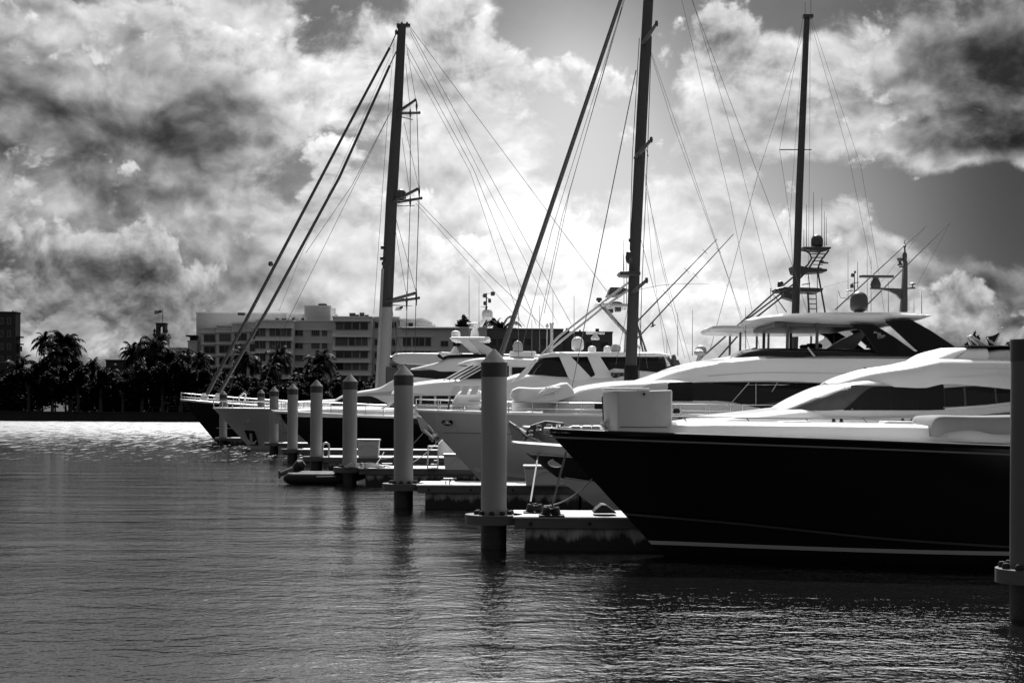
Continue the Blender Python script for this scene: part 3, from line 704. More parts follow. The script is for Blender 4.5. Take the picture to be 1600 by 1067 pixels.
ws = Body('flybridge_screen_cover', M_canvas, E1, [(1467, 561), (1498, 546), (1510, 543), (1545, 543)], [(1467, 563), (1545, 563)], 42.8, 2.3, nose=1.4, nmin=.6)
mb = MB(); mb.tube([at(1490, 561, 40.6), at(1516, 543.5, 40.7)], .02, 5); mb.build('cover_seam', M_greycv, E1, fix=False)
Body('flybridge_screen', M_greyh, E1, [(1527, 562), (1550, 548), (1575, 545), (1700, 547)], [(1527, 563), (1700, 564)], 42.8, 2.32, nose=.5, nmin=.9)
mb = MB(); a = at(1505, 543, 41); b = at(1700, 544, 41); mb.box(a.x, b.x, 40.6, 45, a.z + .02, a.z + .05); mb.build('screen_rail', M_alu, E1)
prism_px([(1512, 525), (1517, 523), (1522, 527), (1546, 543), (1534, 543)], 41.2, 41.1, 41.35, 'arch_fin', M_greyh, E1, bevel=.02)
prism_px([(1513, 526), (1519, 543), (1526, 543)], 42, 41.9, 42.1, 'arch_brace', M_alu, E1)
st = MB(); st.tube([at(1551, 543, 42.8), at(1566, 514, 42.8)], [.03, .018], 8); st.lathe(at(1566, 514, 42.8), [(.03, 0), (.035, .03), (.01, .06)], 8); st.build('flag_staff', M_white, E1)
fl = thing('ensign', tuple(at(1566, 516, 42.8)), 'dark drooping flag with pale cross bands on the leaning white staff', 'flag')
def cloth(pts, Y, name, m, parent, amp=.08, nu=14, nv=10, off=0.0):
    """quad patch between four corner pixels with folds"""
    a, b, c, d = [at(*p, Y) for p in pts]; vs = []; fs = []
    for i in range(nu):
        for j in range(nv):
            u, v = i / (nu - 1), j / (nv - 1); p = a.lerp(b, u).lerp(d.lerp(c, u), v); vs.append((p.x, p.y + amp * math.sin(u * 9 + v * 2.2) * u + off, p.z - amp * .5 * math.sin(u * 3) * 1.0))
    for i in range(nu - 1):
        for j in range(nv - 1): fs.append((i * nv + j, (i + 1) * nv + j, (i + 1) * nv + j + 1, i * nv + j + 1))
    mb = MB(); mb.add(vs, fs, True); ob = mb.build(name, m, parent, fix=False)
    mo = ob.modifiers.new('thick', 'SOLIDIFY'); mo.thickness = .012; return ob
cloth([(1565, 517), (1541, 526), (1543, 536), (1553, 541)], 42.8, 'cloth', M_greycv if False else mat('dark_flag_cloth', .03, .8, .2), fl)
cloth([(1557, 536), (1543, 527.5), (1542, 530), (1555, 539)], 42.8, 'pale_band', M_canvas, fl, off=-.04)
mb = MB(); mb.tube([at(1577, 538, 40.5), at(1640, 470, 40.5)], .02, 5); mb.build('outrigger_pole', M_wirel, E1, fix=False)
mb = MB(); c = at(1578, 545, 41); mb.lathe(c, [(.06, 0), (.06, .12), (.11, .15), (.1, .2)], 10); mb.tube([at(1570, 538, 41), at(1584, 538, 41)], .02, 5); mb.build('navigation_light', M_alu, E1)
# bow gear of this yacht: pulpit plate, anchor, windlass
an = anchor(E1, [(846, 690), (810, 675)], 42.6, 1.1)
mb = MB(); q = [at(*p, 42.6) for p in [(818, 690), (822, 672), (830, 664), (852, 657), (880, 660), (896, 668), (890, 672), (870, 667), (850, 664), (836, 670), (828, 682)]]
mb.poly([(p.x, p.z) for p in q], 42.3, 42.9); mb.build('anchor_platform', M_alu, E1, bevel=.02)
mb = MB()
for px, py, r in [(830, 678, .09), (842, 670, .1), (858, 669, .12), (872, 668, .09), (884, 671, .07)]: mb.lathe(at(px, py, 42.1) - Vector((0, 0, .08)), [(r, 0), (r * 1.1, .05), (r * .6, .1), (r * .9, .16), (r * .7, .2)], 12)
mb.build('windlass', M_steel, E1)
mb = MB(); mb.tube([at(795, 659, 42.4), at(812, 671, 42.4), at(830, 682, 42.4), at(853, 693, 42.4)], [.035, .05, .05, .03], 8); mb.tube([at(806, 664, 42.2), at(822, 680, 42.2), at(846, 690, 42.2)], .025, 6); mb.build('anchor_shank', M_steel, E1)

# C: large white flybridge yacht with black swept arch
Cc = yacht(775, 778, 51, 'large white flybridge yacht with sharp raked bow, black swept arch and long hardtop')
hC = Hull(Cc, M_greyh, (650, 642), (776, 779), 51, 30, 6.4, [(.15, 3.02), (.5, 2.95), (1, 2.8)], flare=.62, full=.42, rail=(M_white, .02, .05))  # white hull in grey paint: its shaded tone is put into the colour
hC.strip('knuckle_line', M_alu, Cc, [(0, 2.35), (.12, 2.32), (1, 2.2)], .02, out=.02, u0=.01)
hC.strip('sheer_stripe', M_white, Cc, [(.1, 2.45), (.25, 2.66), (1, 2.7)], .10, out=.03, u0=.1)
hC.strip('spray_rail', M_offw, Cc, [(0, 1.0), (.1, .65), (.4, .3), (1, .2)], .16, out=.12, u0=.01)
hC.railing(Cc, .0, .36, .42, 13, mid=True, r=.022)
def hawse(H, px, py, w, hh, Pn):
    p = H.patch(px, py); q1 = H.patch(px - 6, py); q2 = H.patch(px + 6, py); d = (q2 - q1).normalized(); up = Vector((0, 0, 1)); nn = d.cross(up).normalized(); nn = nn if nn.y < 0 else -nn
    mb = MB(); N = 22; ring = [p + nn * .05 + d * (w * math.cos(t) * .5) + up * (hh * math.sin(t) * .5) for t in [2 * PI * i / N for i in range(N)]]
    mb.add([p + nn * .05] + ring, [(0, i + 1, (i + 1) % N + 1) for i in range(N)]); mb.tube(ring + [ring[0]], .02, 5)
    ob = mb.build('hawse_pocket', M_black, Pn, fix=False)
    mb = MB(); s = w / 2
    for k, (o, lean) in enumerate([(-.55, .12), (0, 0), (.5, -.12)]):
        c = p + nn * .08 + d * o * s
        mb.tube([c - d * .18 * s - up * .26 * hh, c + d * .05 * s - up * .1 * hh, c + d * lean + up * .30 * hh, c + d * .22 * s - up * .28 * hh], .035 * (w / .45) ** .5, 5)
    mb.build('fairlead', M_steel, ob, fix=False)
hawse(hC, 699, 660, .46, .19, Cc)
tb = Body('covered_tender', M_canvas, Cc, [(797, 617), (801, 609), (812, 605), (835, 606), (858, 605), (872, 601), (885, 598), (892, 603), (897, 611)], [(797, 620), (806, 626), (830, 628), (860, 629), (885, 622), (897, 618)], 50, 1.0, nose=.5, nmin=.5, n=60, camber=.02)
mb = MB()
for dx in (0, 3, 6, 9, 12, 16, 21): mb.tube([at(886 - dx * .4, 599, 49.6), at(874 - dx, 606, 48.97), at(858 - dx * 1.3 + 6, 612 + dx * .4, 48.95), at(868 - dx * 1.4, 617, 48.97)], .03, 6)
mb.build('cover_fold', M_canvas, tb.ob, fix=False)
Body('tender_cradle', M_offw, Cc, [(800, 624), (900, 622), (930, 626)], [(800, 642), (930, 642)], 50.4, .7, nose=.6)
t1 = Body('coachroof', M_white, Cc, [(850, 641), (876, 628), (902, 609), (930, 603), (970, 598), (1010, 596), (1060, 594), (1400, 592), (1800, 592)], [(850, 646), (1800, 650)], 51, 2.65, nose=4.5, nmin=.35, camber=.1)
t1.strip('saloon_window', M_glass, Cc, [(1042, 599), (1060, 597.5), (1200, 597), (1320, 600), (1500, 604), (1780, 606)], [(1042, 625), (1060, 626), (1130, 626), (1160, 632), (1230, 643), (1780, 643)], out=.03)
t1.strip('fore_window', M_glass, Cc, [(930, 628), (955, 627)], [(930, 640), (955, 640)], out=.02)
t1.strip('window_cover', M_cover, Cc, [(1046, 597.5), (1082, 596.5)], [(1046, 626.5), (1082, 627)], out=.05)
t1.strip('screen_panel', M_greyh, Cc, [(996, 609), (1020, 599), (1044, 597)], [(996, 610.5), (1020, 610), (1044, 608)], out=.03)
mb = MB()
for pp in [((1171, 597), (1143, 629)), ((1181, 599), (1181, 634)), ((1215, 597), (1206, 612))]: mb.tube([at(*pp[0], 48.28), at(*pp[1], 48.28)], .018, 5)
mb.build('window_mullion', M_greyh, Cc, fix=False)
u1 = Body('upper_deck', M_white, Cc, [(1000, 600), (1030, 590), (1062, 578), (1110, 567), (1160, 560), (1210, 556), (1300, 555), (1500, 556), (1800, 558)], [(1000, 601), (1045, 598), (1080, 596.5), (1200, 595), (1320, 599), (1500, 602), (1800, 604)], 51, 3.0, nose=7, nmin=.30, camber=.16)
u1.strip('style_line', M_mark, Cc, [(1110, 586), (1200, 581), (1350, 583), (1600, 586)], [(1110, 588), (1200, 582.5), (1350, 584.5), (1600, 588)], out=.015)
u1.strip('coaming_line', M_alu, Cc, [(1200, 557), (1480, 558)], [(1200, 558.4), (1480, 559.5)], out=.03)
Body('flybridge_windscreen', M_glass, Cc, [(1160, 556), (1172, 548), (1200, 543.5), (1330, 545), (1480, 547), (1600, 550)], [(1160, 559), (1600, 562)], 51, 2.7, nose=2.2, nmin=.5)
mb = MB(); mb.lathe(at(1272, 544, 50), [(.28, 0), (.3, .1), (.24, .16)], 10); mb.lathe(at(1262, 546, 50), [(.25, 0), (.3, .1), (.24, .16)], 10); mb.build('helm_seat', M_cover, Cc)
mb = MB(); mb.tube([at(1262, 543, 48.2), at(1273, 557, 48.2)], .035, 5); mb.build('screen_strut', M_greyh, Cc, fix=False)
hp = Body('hardtop', M_offw, Cc, [(1184, 497), (1200, 492.5), (1230, 490), (1300, 488), (1390, 488), (1430, 490), (1456, 492)], [(1184, 499), (1215, 501), (1280, 504), (1350, 506), (1400, 503.5), (1440, 499), (1456, 494)], 51, 2.7, nose=2.4, nmin=.55, camber=.1, sec=[(.86, 0), (.93, .2), (.99, .5), (1.0, .75), (.97, 1.0), (.6, 1), (0, 1)])
mb = MB(); a = at(1210, 503, 48.9); b = at(1345, 506, 48.9); mb.box(a.x, b.x, 48.8, 53.2, b.z - .12, b.z + .04); mb.build('hardtop_frame', M_alu, Cc, bevel=.03)
for px in (1231, 1277):
    for yy_ in (48.7, 53.3):
        mb = MB(); mb.tube([at(px, 505, 48.7), at(px - 1, 549, 48.7)] if yy_ < 50 else [at(px, 505, 48.7) + Vector((0, 4.6, 0)), at(px - 1, 549, 48.7) + Vector((0, 4.6, 0))], .055, 8); mb.build('hardtop_post', M_alu, Cc)
for y0 in (48.3, 53.55):
    prism_px([(1328, 506), (1366, 507), (1400, 528), (1428, 548), (1440, 557), (1369, 553), (1356, 528), (1345, 515)], 48.3, y0, y0 + .14, 'arch_panel', M_black, Cc, bevel=.015)
    prism_px([(1383, 502), (1421, 499), (1452, 516), (1496, 545), (1486, 553), (1470, 562), (1450, 563), (1409, 526)], 48.3, y0 - .12, y0 + .06, 'arch_wing', M_black, Cc, bevel=.02)
mb = MB(); q = at(1370, 520, 48.26)
def brk(x0, x1, y0, y1):
    a, b = at(x0, y1, 48.26), at(x1, y0, 48.26); mb.box(a.x, b.x, 48.235, 48.255, a.z, b.z)
for r_ in [(1365, 1370, 518, 521), (1370.5, 1376, 520, 529), (1376, 1383, 523.3, 526), (1372, 1380, 526.2, 528)]: brk(*r_)
mb.build('arch_emblem', mat('dull_marking', .14, .5, .3), Cc)
prism_px([(1284, 547.5), (1312, 531), (1342, 518), (1348, 524), (1330, 548)], 53, 52.6, 53.1, 'far_wing', M_greyh, Cc, bevel=.02)
prism_px([(1345, 545), (1352, 535), (1366, 536), (1371, 546)], 53, 51.5, 52.4, 'wicker_seat', M_greycv, Cc, bevel=.05)
# radar mast on the hardtop
prism_px([(1406, 488), (1408, 467), (1411, 420), (1412, 408), (1417, 408), (1417, 440), (1417, 488)], 50.2, 50.08, 50.32, 'radar_mast', M_alu, Cc, bevel=.03)
prism_px([(1360, 449), (1408, 451), (1408, 470), (1400, 461), (1388, 455), (1374, 452.5), (1360, 452)], 50.2, 50.1, 50.3, 'mast_arm', M_alu, Cc, bevel=.02)
mb = MB(); mb.lathe(at(1368, 450, 50.2), [(.16, 0), (.19, .12), (.13, .26), (.10, .34), (.17, .42)], 12); ob = mb.build('radar_pedestal', M_alu, Cc)
mb = MB(); a, b = at(1343, 434, 50.2), at(1396, 430, 50.2); mb.box(a.x, b.x, 50.1, 50.3, a.z, b.z); mb.build('radar_scanner', M_alu, ob, bevel=.03)
mb = MB(); c = at(1413.5, 409, 50.2); mb.lathe(c, [(.075, 0), (.085, .25), (.06, .32), (.03, .35), (.03, .5), (.05, .52), (.05, .57), (.015, .6), (.015, .75)], 10); mb.build('masthead_light', M_alu, Cc)
mb = MB(); mb.lathe(at(1406, 415, 50.2), [(.08, 0), (.1, .05), (.05, .1), (.05, .14), (.1, .2), (.11, .26)], 10); mb.box(at(1406, 416, 50.2).x - .02, at(1413, 416, 50.2).x, 50.17, 50.23, at(1406, 417, 50).z, at(1406, 415, 50).z); mb.build('searchlight', M_alu, Cc)
mb = MB(); mb.tube([at(1417, 450.5, 50.2), at(1430, 450, 50.2)], .03, 6); mb.lathe(at(1426, 449, 50.2), [(.02, 0), (.02, .08), (.12, .11), (.13, .13), (.03, .18)], 12); mb.build('satellite_antenna', M_alu, Cc)
radome(Cc, 1342, 487, 50, .31, .72, M_mast)  # dark mast paint stands in for the backlit shade on the dome
mb = MB(); antenna(mb, 1335, 487, 424, 50.6, .02); antenna(mb, 1340, 450, 409, 50.6, .01)
for px, py, r, hh in [(1332, 433, .055, .13), (1336, 427, .035, .08), (1331, 450, .06, .14), (1327, 455, .12, .04)]: mb.lathe(at(px, py, 50.6), [(r, 0), (r * 1.1, hh * .5), (r * .8, hh)], 10)
mb.tube([at(1331, 443, 50.6), at(1342, 441, 50.6)], .02, 5); mb.tube([at(1310, 455, 50.6), at(1313, 465, 50.6), at(1330, 467, 50.6)], .012, 5)
mb.build('antenna_cluster', M_alu, Cc, fix=False)
for px, y0, y1, l in [(1303, 540, 483, 0), (1355, 487, 390, 0), (1361, 487, 400, 0), (1428, 488, 466, 0), (1325, 470, 392, 0), (1308, 500, 460, 0)]: mb = MB(); antenna(mb, px, y0, y1, 50.4, .007, l); mb.build('whip_antenna', M_wirel, Cc, fix=False)
for nm, pts in (('outrigger_pole', [(1305, 484), (1370, 432), (1413, 400), (1447, 353)]), ('outrigger_pole', [(1347, 484), (1390, 445), (1425, 405), (1485, 347)])):
    mb = MB(); mb.tube([at(*pts[0], 53.6), at(*pts[-1], 53.6)], [.03, .012], 6); mb.build(nm, M_wire, Cc, fix=False)
for a_, b_, y_ in (((1280, 451), (1330, 437), 52), ((1485, 347), (1433, 445), 53.6), ((1447, 353), (1340, 487), 53.6)): mb = MB(); line(mb, a_, b_, y_, .005); mb.build('stay_wire', M_wire, Cc, fix=False)
mb = MB(); c = at(1080, 607, 47.9); mb.box(at(1060, 640, 48).x, at(1065, 640, 48).x, 47.8, 48, 2.9, 3.0); a = at(1057, 641, 47.9); mb.lathe(a - Vector((0, 0, .1)), [(.1, 0), (.12, .08), (.08, .16)], 10); mb.build('fairlead', M_rub, Cc)
hC.railing(Cc, .30, .52, .42, 6, mid=False, r=.02, name='side_rail')

# M2: sailing yacht with tall grey mast and thick furled forestay
def mast_obj(parent, pts, Y, ws, m, name='mast', sy=1.5):
    mb = MB(); P = [at(*p, Y) for p in pts]; n = 14; vs = []; fs = []
    for p, w in zip(P, ws):
        for k in range(n): a = 2 * PI * k / n; vs.append((p.x + math.cos(a) * w / 2, p.y + math.sin(a) * w / 2 * .6, p.z))
    for i in range(len(P) - 1):
        for k in range(n): k2 = (k + 1) % n; fs.append((i * n + k, i * n + k2, (i + 1) * n + k2, (i + 1) * n + k))
    fs += [tuple(range(n)), tuple(range((len(P) - 1) * n, len(P) * n))]
    mb.add(vs, fs, True); return mb.build(name, m, parent)
def spread(parent, root, tip, Y, r, dy=2.2, name='spreader'):
    for sg in (-1, 1):
        mb = MB(); a = at(*root, Y); b = at(*tip, Y); b = Vector((b.x, Y + sg * dy, b.z if sg < 0 else b.z)); mb.tube([a, b], [r * 1.4, r], 8)
        mb.lathe(b - Vector((0, 0, .12)), [(r * .8, 0), (r * 1.1, .12), (r * .8, .24)], 8); mb.build(name, M_mast, parent)
def wires(parent, L, Y, name='rigging_wire', m=None, r=.012):
    for it in L: mb = MB(); line(mb, it[0], it[1], Y, (it[2] if len(it) > 2 else r), 4); mb.build(name, m or M_wire, parent, fix=False)
M2 = yacht(735, 749, 64, 'white sailing yacht whose tall dark footed mast leaves the top of the photo', 'sailing yacht', 'sailing_yacht', 'sailing yachts with tall masts')
hM = Hull(M2, M_offw, (681, 674), (733, 749), 64, 25, 5.6, [(.3, 2.0), (1, 1.9)], flare=.75, full=.5)
Body('coachroof', M_white, M2, [(800, 660), (840, 640), (1200, 636), (1300, 650)], [(800, 680), (1300, 684)], 64, 1.7, nose=3)
mast_obj(M2, [(986, 662), (985.5, 585), (992, 400), (1003, 180), (1013, 0), (1024, -190)], 64, [.54, .52, .50, .49, .46, .36], M_mast)
mb = MB(); mb.lathe(at(986, 662, 64), [(.33, 0), (.34, 1.0), (.32, 2.6)], 14, .8); q = at(985, 596, 64); mb.build('mast_boot', M_cover, M2)
mast_obj(M2, [(985.5, 597), (985.8, 584), (986, 571)], 64, [.60, .60, .57], M_cover, 'mast_collar')
Fs = MB(); Fs.tube([at(744, 669, 64), at(785, 548, 64), at(880, 267, 64), at(970, 0, 64), at(1022, -150, 64)], [.12, .115, .10, .085, .05], 10); Fs.build('furled_forestay', mat('grey_furled_sail', .13, .7, .2, var=.2), M2)
for (rt, tp) in [((993, 247), (1010, 233)), ((987, 458), (1003, 445)), ((1004, 70), (1018, 58))]: spread(M2, rt, tp, 64, .07)
wires(M2, [((1012, 233), (1003, 445)), ((1003, 445), (997, 640)), ((1018, 58), (1012, 233)), ((988, 245), (983, 440)), ((999, 60), (988, 245)), ((983, 430), (978, 640)), ((1010, 233), (1013, 245))], 64, r=.016)
wires(M2, [((994, 110), (925, 450), .022), ((925, 450), (893, 610), .018), ((976, 0), (878, 340)), ((878, 340), (842, 510)), ((972, 12), (862, 360)), ((862, 360), (815, 545)), ((980, -20), (890, 300)), ((890, 300), (850, 490))], 64, 'inner_stay', M_wirel, .011)
wires(M2, [((1015, 75), (1062, 210)), ((1062, 210), (1160, 498)), ((1017, 85), (1050, 190)), ((1050, 190), (1140, 440)), ((1140, 440), (1185, 590)), ((1035, -60), (1065, 0)), ((1065, 0), (1140, 310)), ((1140, 310), (1190, 560)), ((1055, -80), (1082, 0)), ((1082, 0), (1150, 230)), ((1150, 230), (1218, 500)), ((1008, 272), (1030, 400)), ((1030, 400), (1070, 560)), ((1009, 290), (1040, 430)), ((1040, 430), (1080, 570)), ((1008, 280), (1018, 400)), ((1018, 400), (1040, 560))], 64, 'backstay', M_wirel, .008)
mb = MB(); mb.lathe(at(984, 413, 64), [(.05, 0), (.17, .1), (.2, .3), (.16, .55), (.05, .62)], 12); mb.build('radome', M_mast, M2)
mb = MB(); a, b = at(968, 431, 63.6), at(1000, 424, 63.6); mb.box(a.x, b.x, 63.3, 63.7, a.z, b.z - .02); mb.build('radar_bracket', M_mast, M2, bevel=.04)
for px, py in ((984, 378),): mb = MB(); mb.lathe(at(px, py, 64), [(.05, 0), (.06, .12), (.02, .16)], 8); mb.build('steaming_light', M_mast, M2)
# bow gear with furling drum and folded sail
anchor(M2, [(688, 690), (664, 660)], 64, 1.3)
mb = MB()
for i in range(9):
    a = 2 * PI * i / 9; mb.tube([at(680 + 9 * math.cos(a), 684 + 6 * math.sin(a), 63.7), at(683 + 5 * math.cos(a + 2), 682 + 8 * math.sin(a + 2.4), 63.9)], [.06, .04], 6)
mb.tube([at(662, 672, 63.6), at(676, 684, 63.6), at(692, 674, 63.6)], .08, 6); mb.build('furling_drum', M_anch, M2, fix=False)
Body('bow_locker', M_white, M2, [(684, 695), (692, 688), (706, 686), (716, 692)], [(684, 712), (716, 712)], 62.6, .5, nose=.4)
hM.railing(M2, .0, .3, .6, 8, r=.018, mid=True)

# K: yacht behind with a long thin hardtop
K = yacht(1000, 742, 68.2, 'white yacht almost hidden behind, showing a long thin hardtop on slim posts', 'yacht')
Hull(K, M_offw, (930, 640), (1010, 742), 68.2, 19, 4.4, [(.5, 2.6), (1, 2.4)], flare=.7)
Body('deckhouse', M_offw, K, [(1030, 640), (1080, 580), (1110, 566), (1350, 560), (1500, 566)], [(1030, 650), (1500, 660)], 68.2, 1.9, nose=3)
Body('hardtop', M_offw, K, [(1108, 513), (1112, 509.5), (1130, 508.5), (1250, 509), (1335, 513)], [(1108, 515.5), (1114, 518.5), (1180, 520), (1250, 520.5), (1335, 518)], 68.2, 1.8, nose=1, nmin=.7, camber=.03, sec=[(.9, 0), (.98, .3), (1, .6), (.95, 1.0), (.6, 1), (0, 1)])
for px in (1157, 1201, 1290):
    for s_ in (0, 3.2):
        mb = MB(); mb.tube([at(px, 518, 66.6) + Vector((0, s_, 0)), at(px - 1, 566, 66.6) + Vector((0, s_, 0))], .055, 8); mb.build('hardtop_post', M_alu, K)
prism_px([(1243, 555), (1300, 522), (1318, 514), (1335, 514), (1306, 558)], 66.6, 66.5, 66.65, 'radar_arch', M_offw, K, bevel=.02)

# G: sport fishing yacht with lattice tower
G = yacht(760, 728, 77.3, 'white sport fishing yacht with two slanted window pillars, radomes and a pipe tower', 'fishing yacht', 'fishing_yacht')
hG = Hull(G, M_offw, (690, 650), (765, 730), 77.3, 24, 5.8, [(.3, 2.6), (.6, 2.2), (1, 1.7)], flare=.65)
gb = Body('deckhouse', M_white, G, [(722, 640), (755, 612), (790, 593), (815, 586), (900, 588), (1050, 590), (1090, 592)], [(722, 648), (1090, 660)], 77.3, 2.5, nose=5, nmin=.35, camber=.15)
gw = Body('bridge_windscreen', M_glass, G, [(816, 588), (838, 566), (850, 559), (960, 557), (1040, 560)], [(816, 592), (1040, 594)], 77.3, 2.2, nose=2.2, nmin=.6)
for q in ([(873, 556), (891, 556), (923, 589), (915, 595), (890, 595)], [(917, 556), (937, 556), (958, 590), (918, 592), (930, 586)], [(836, 560), (842, 560), (824, 585), (806, 597), (800, 597)]):
    for y0 in (74.9, 79.5): prism_px(q, 75, y0, y0 + .18, 'window_pillar', M_white, G, bevel=.03)
prism_px([(905, 597), (960, 575), (1045, 582), (1045, 600)], 75, 75.1, 79.4, 'bridge_side', M_white, G, bevel=.05)
Body('hardtop', M_white, G, [(838, 557), (850, 552), (870, 549.5), (950, 549.5), (1030, 550), (1048, 554)], [(838, 559), (870, 557.5), (1030, 557), (1048, 556)], 77.3, 2.4, nose=2, nmin=.6, camber=.06)
for a_ in ((902.5, 547, 9.6, 21), (925, 550, 6.5, 10), (949, 550, 6, 10), (962, 550, 8, 12.5)): radome(G, a_[0], a_[1], 76.3 if a_[2] > 7 else 78, a_[2] * .0345, a_[3] * .0345)
def tubes(parent, L, Y, r, name, m):
    for it in L: mb = MB(); mb.tube([at(*p, Y) for p in it], r, 6); mb.build(name, m, parent, fix=False)
tubes(G, [[(808, 594), (873, 526), (984, 440)], [(845, 558), (943, 480), (984, 452)], [(937, 476), (978, 522), (985, 545)], [(945, 480), (1000, 545)], [(942, 481), (978, 517), (976, 550)]], 75.6, .06, 'tower_leg', M_greyh)
tubes(G, [[(983, 470), (1012, 556)], [(988, 470), (1006, 556)]], 78.6, .05, 'tower_leg', M_mast)
mb = MB(); a, b = at(930, 481, 76.5), at(984, 475, 76.5); mb.poly([(p.x, p.z) for p in (at(929, 475, 76.5), at(945, 474, 76.5), at(984, 476.5, 76.5), at(984, 481, 76.5), at(945, 480, 76.5))], 75.8, 78.6); mb.build('control_platform', M_greyh, G, bevel=.06)
mb = MB(); mb.poly([(p.x, p.z) for p in (at(953, 449, 76.5), at(972, 450, 76.5), at(984, 454, 76.5), at(970, 461, 76.5), at(948, 462, 76.5), at(951, 456, 76.5))], 76, 78.2); mb.build('tower_cabin', M_alu, G, bevel=.06)
prism_px([(966, 426), (985, 426), (985, 431), (970, 430)], 76.5, 76.2, 78.0, 'top_platform', M_alu, G, bevel=.03)
mb = MB(); mb.lathe(at(936, 474, 76.5), [(.07, 0), (.07, .1), (.15, .14), (.16, .24), (.12, .3)], 12); mb.build('searchlight', M_alu, G)
mb = MB(); mb.lathe(at(963, 475, 76.5), [(.35, 0), (.3, .08), (.1, .13)], 14, .8); mb.build('dome_light', M_alu, G)
mb = MB(); a, b = at(961, 487, 76.5), at(970, 480, 76.5); mb.box(a.x, b.x, 76.2, 76.9, a.z, b.z); a, b = at(950, 489, 76.5), at(958, 483, 76.5); mb.box(a.x, b.x, 76.2, 76.9, a.z, b.z); mb.build('floodlight', M_alu, G, bevel=.02)
for pts in ([(1000, 498), (1040, 458), (1073, 419), (1146, 366)], [(994, 530), (1034, 487), (1068, 445), (1120, 373)]):
    pass
for a_, b_ in (((996, 502), (1120, 374)), ((990, 535), (1146, 366))):
    mb = MB(); mb.tube([at(*a_, 77), at(*b_, 77)], [.045, .02], 6)
    for tt in (.35, .62, .85):
        p = at(*a_, 77).lerp(at(*b_, 77), tt); mb.tube([p + Vector((-.13, 0, .13)), p + Vector((.13, 0, -.13))], .012, 4)
    mb.build('outrigger_pole', M_wire, G, fix=False)
mb = MB(); mb.tube([at(996, 453, 77), at(1030, 446, 77), at(1060, 443.5, 77), at(1110, 444, 77)], [.02, .018, .014, .008], 5); mb.build('curved_antenna', M_wire, G, fix=False)
for px, y0, y1 in [(864, 549, 455), (897, 527, 462), (843, 549, 478), (975, 475, 398), (979, 475, 404), (974, 426, 376), (1082, 556, 484), (1059, 556, 488), (810, 556, 452), (831, 556, 500), (1042, 556, 530)]: mb = MB(); antenna(mb, px, y0, y1, 77, .014); mb.build('whip_antenna', M_wirel, G, fix=False)
for q in ([(1012, 556), (1035, 556), (1045, 572), (1020, 570)],): prism_px(q, 77, 76, 78.5, 'cockpit_awning', M_canvas, G, bevel=.03)
tubes(G, [[(1029, 556), (1030, 590)], [(1000, 558), (1016, 590)], [(1036, 557), (1046, 590)]], 75.5, .06, 'awning_post', M_alu)
# mast with fine lights at its left part (between the pile and the windscreen)
mb = MB(); mb.tube([at(862, 560, 78), at(862, 505, 78)], .09, 8); mb.tube([at(854, 560, 78), at(855, 505, 78)], .03, 6); mb.lathe(at(855, 512, 78), [(.05, 0), (.09, .08), (.09, .14), (.03, .2)], 8); mb.lathe(at(862, 510, 78), [(.05, 0), (.12, .08), (.12, .2), (.03, .26)], 8); mb.build('light_mast', M_greyh, G, fix=False)
# dark heap of gear behind the deckhouse
mb = MB()
random.seed(3)
for i in range(26):
    c = at(random.uniform(1000, 1060), random.uniform(566, 590), 78.5); mb.lathe(c, [(random.uniform(.1, .3), 0), (random.uniform(.1, .35), .3), (.08, .5)], 7)
mb.build('fishing_gear', M_alu, G)

# D: black motor yacht
D = yacht(506, 714, 90, 'black hulled motor yacht with white deck edge and four small cabin windows behind the piles')
hD = Hull(D, M_black, (427, 643), (506, 714), 90, 32, 6.8, [(.1, 2.78), (.25, 2.62), (.6, 2.55), (1, 2.4)], flare=.62, full=.4, rail=(M_white, .0, .09))
Body('foredeck', M_white, D, [(436, 645), (460, 641), (520, 638), (620, 638), (760, 640)], [(436, 651), (760, 656)], 90, 2.9, nose=9, nmin=.1, camber=.12)
dl = Body('deckhouse', M_offw, D, [(590, 640), (608, 629), (630, 616), (650, 613), (900, 613)], [(590, 652), (900, 654)], 90, 2.7, nose=4, nmin=.5)
dl.strip('front_window', M_glass, D, [(607, 635), (622, 624), (641, 618)], [(607, 636), (622, 636), (641, 636)], out=.03)
for i, (x0, x1) in enumerate([(647, 655), (659, 678), (682, 700), (704, 722), (726, 744)]): dl.strip('cabin_window', M_glass, D, [(x0, 618.5), (x1, 618.5)], [(x0, 631), (x1, 631)], out=.03, n=6)
Body('upper_deck', M_white, D, [(607, 615), (620, 607), (648, 600), (703, 594), (753, 592), (920, 592)], [(607, 616), (650, 617.5), (920, 617.5)], 90, 3.0, nose=7, nmin=.35, camber=.18)
prism_px([(593, 639), (600, 639), (646, 611), (640, 610)], 86.9, 86.85, 87.1, 'screen_pillar', M_white, D, bevel=.03)
Body('bridge_windscreen', M_glass, D, [(690, 594), (722, 578), (752, 567), (900, 568)], [(690, 597), (900, 598)], 90, 2.5, nose=3.5, nmin=.5)
mb = MB()
for k in range(4): mb.tube([at(692 + 9 * k, 595, 87.4), at(742 + 9 * k, 567, 87.4)], .05, 5)
mb.build('screen_bar', M_white, D, fix=False)
Body('bridge_roof', M_white, D, [(714, 567.5), (735, 561), (760, 558.5), (840, 560), (920, 562)], [(714, 569), (745, 571), (920, 572)], 90, 2.8, nose=3, nmin=.5)
prism_px([(795, 570), (840, 571), (840, 596), (795, 596)], 87.4, 87.35, 92.6, 'bridge_side', M_white, D, bevel=.04)
mb = MB(); a, b = at(800, 586, 87.3), at(830, 574, 87.3); mb.box(a.x, b.x, 87.28, 87.34, a.z, b.z); mb.build('bridge_window', M_glass, D)
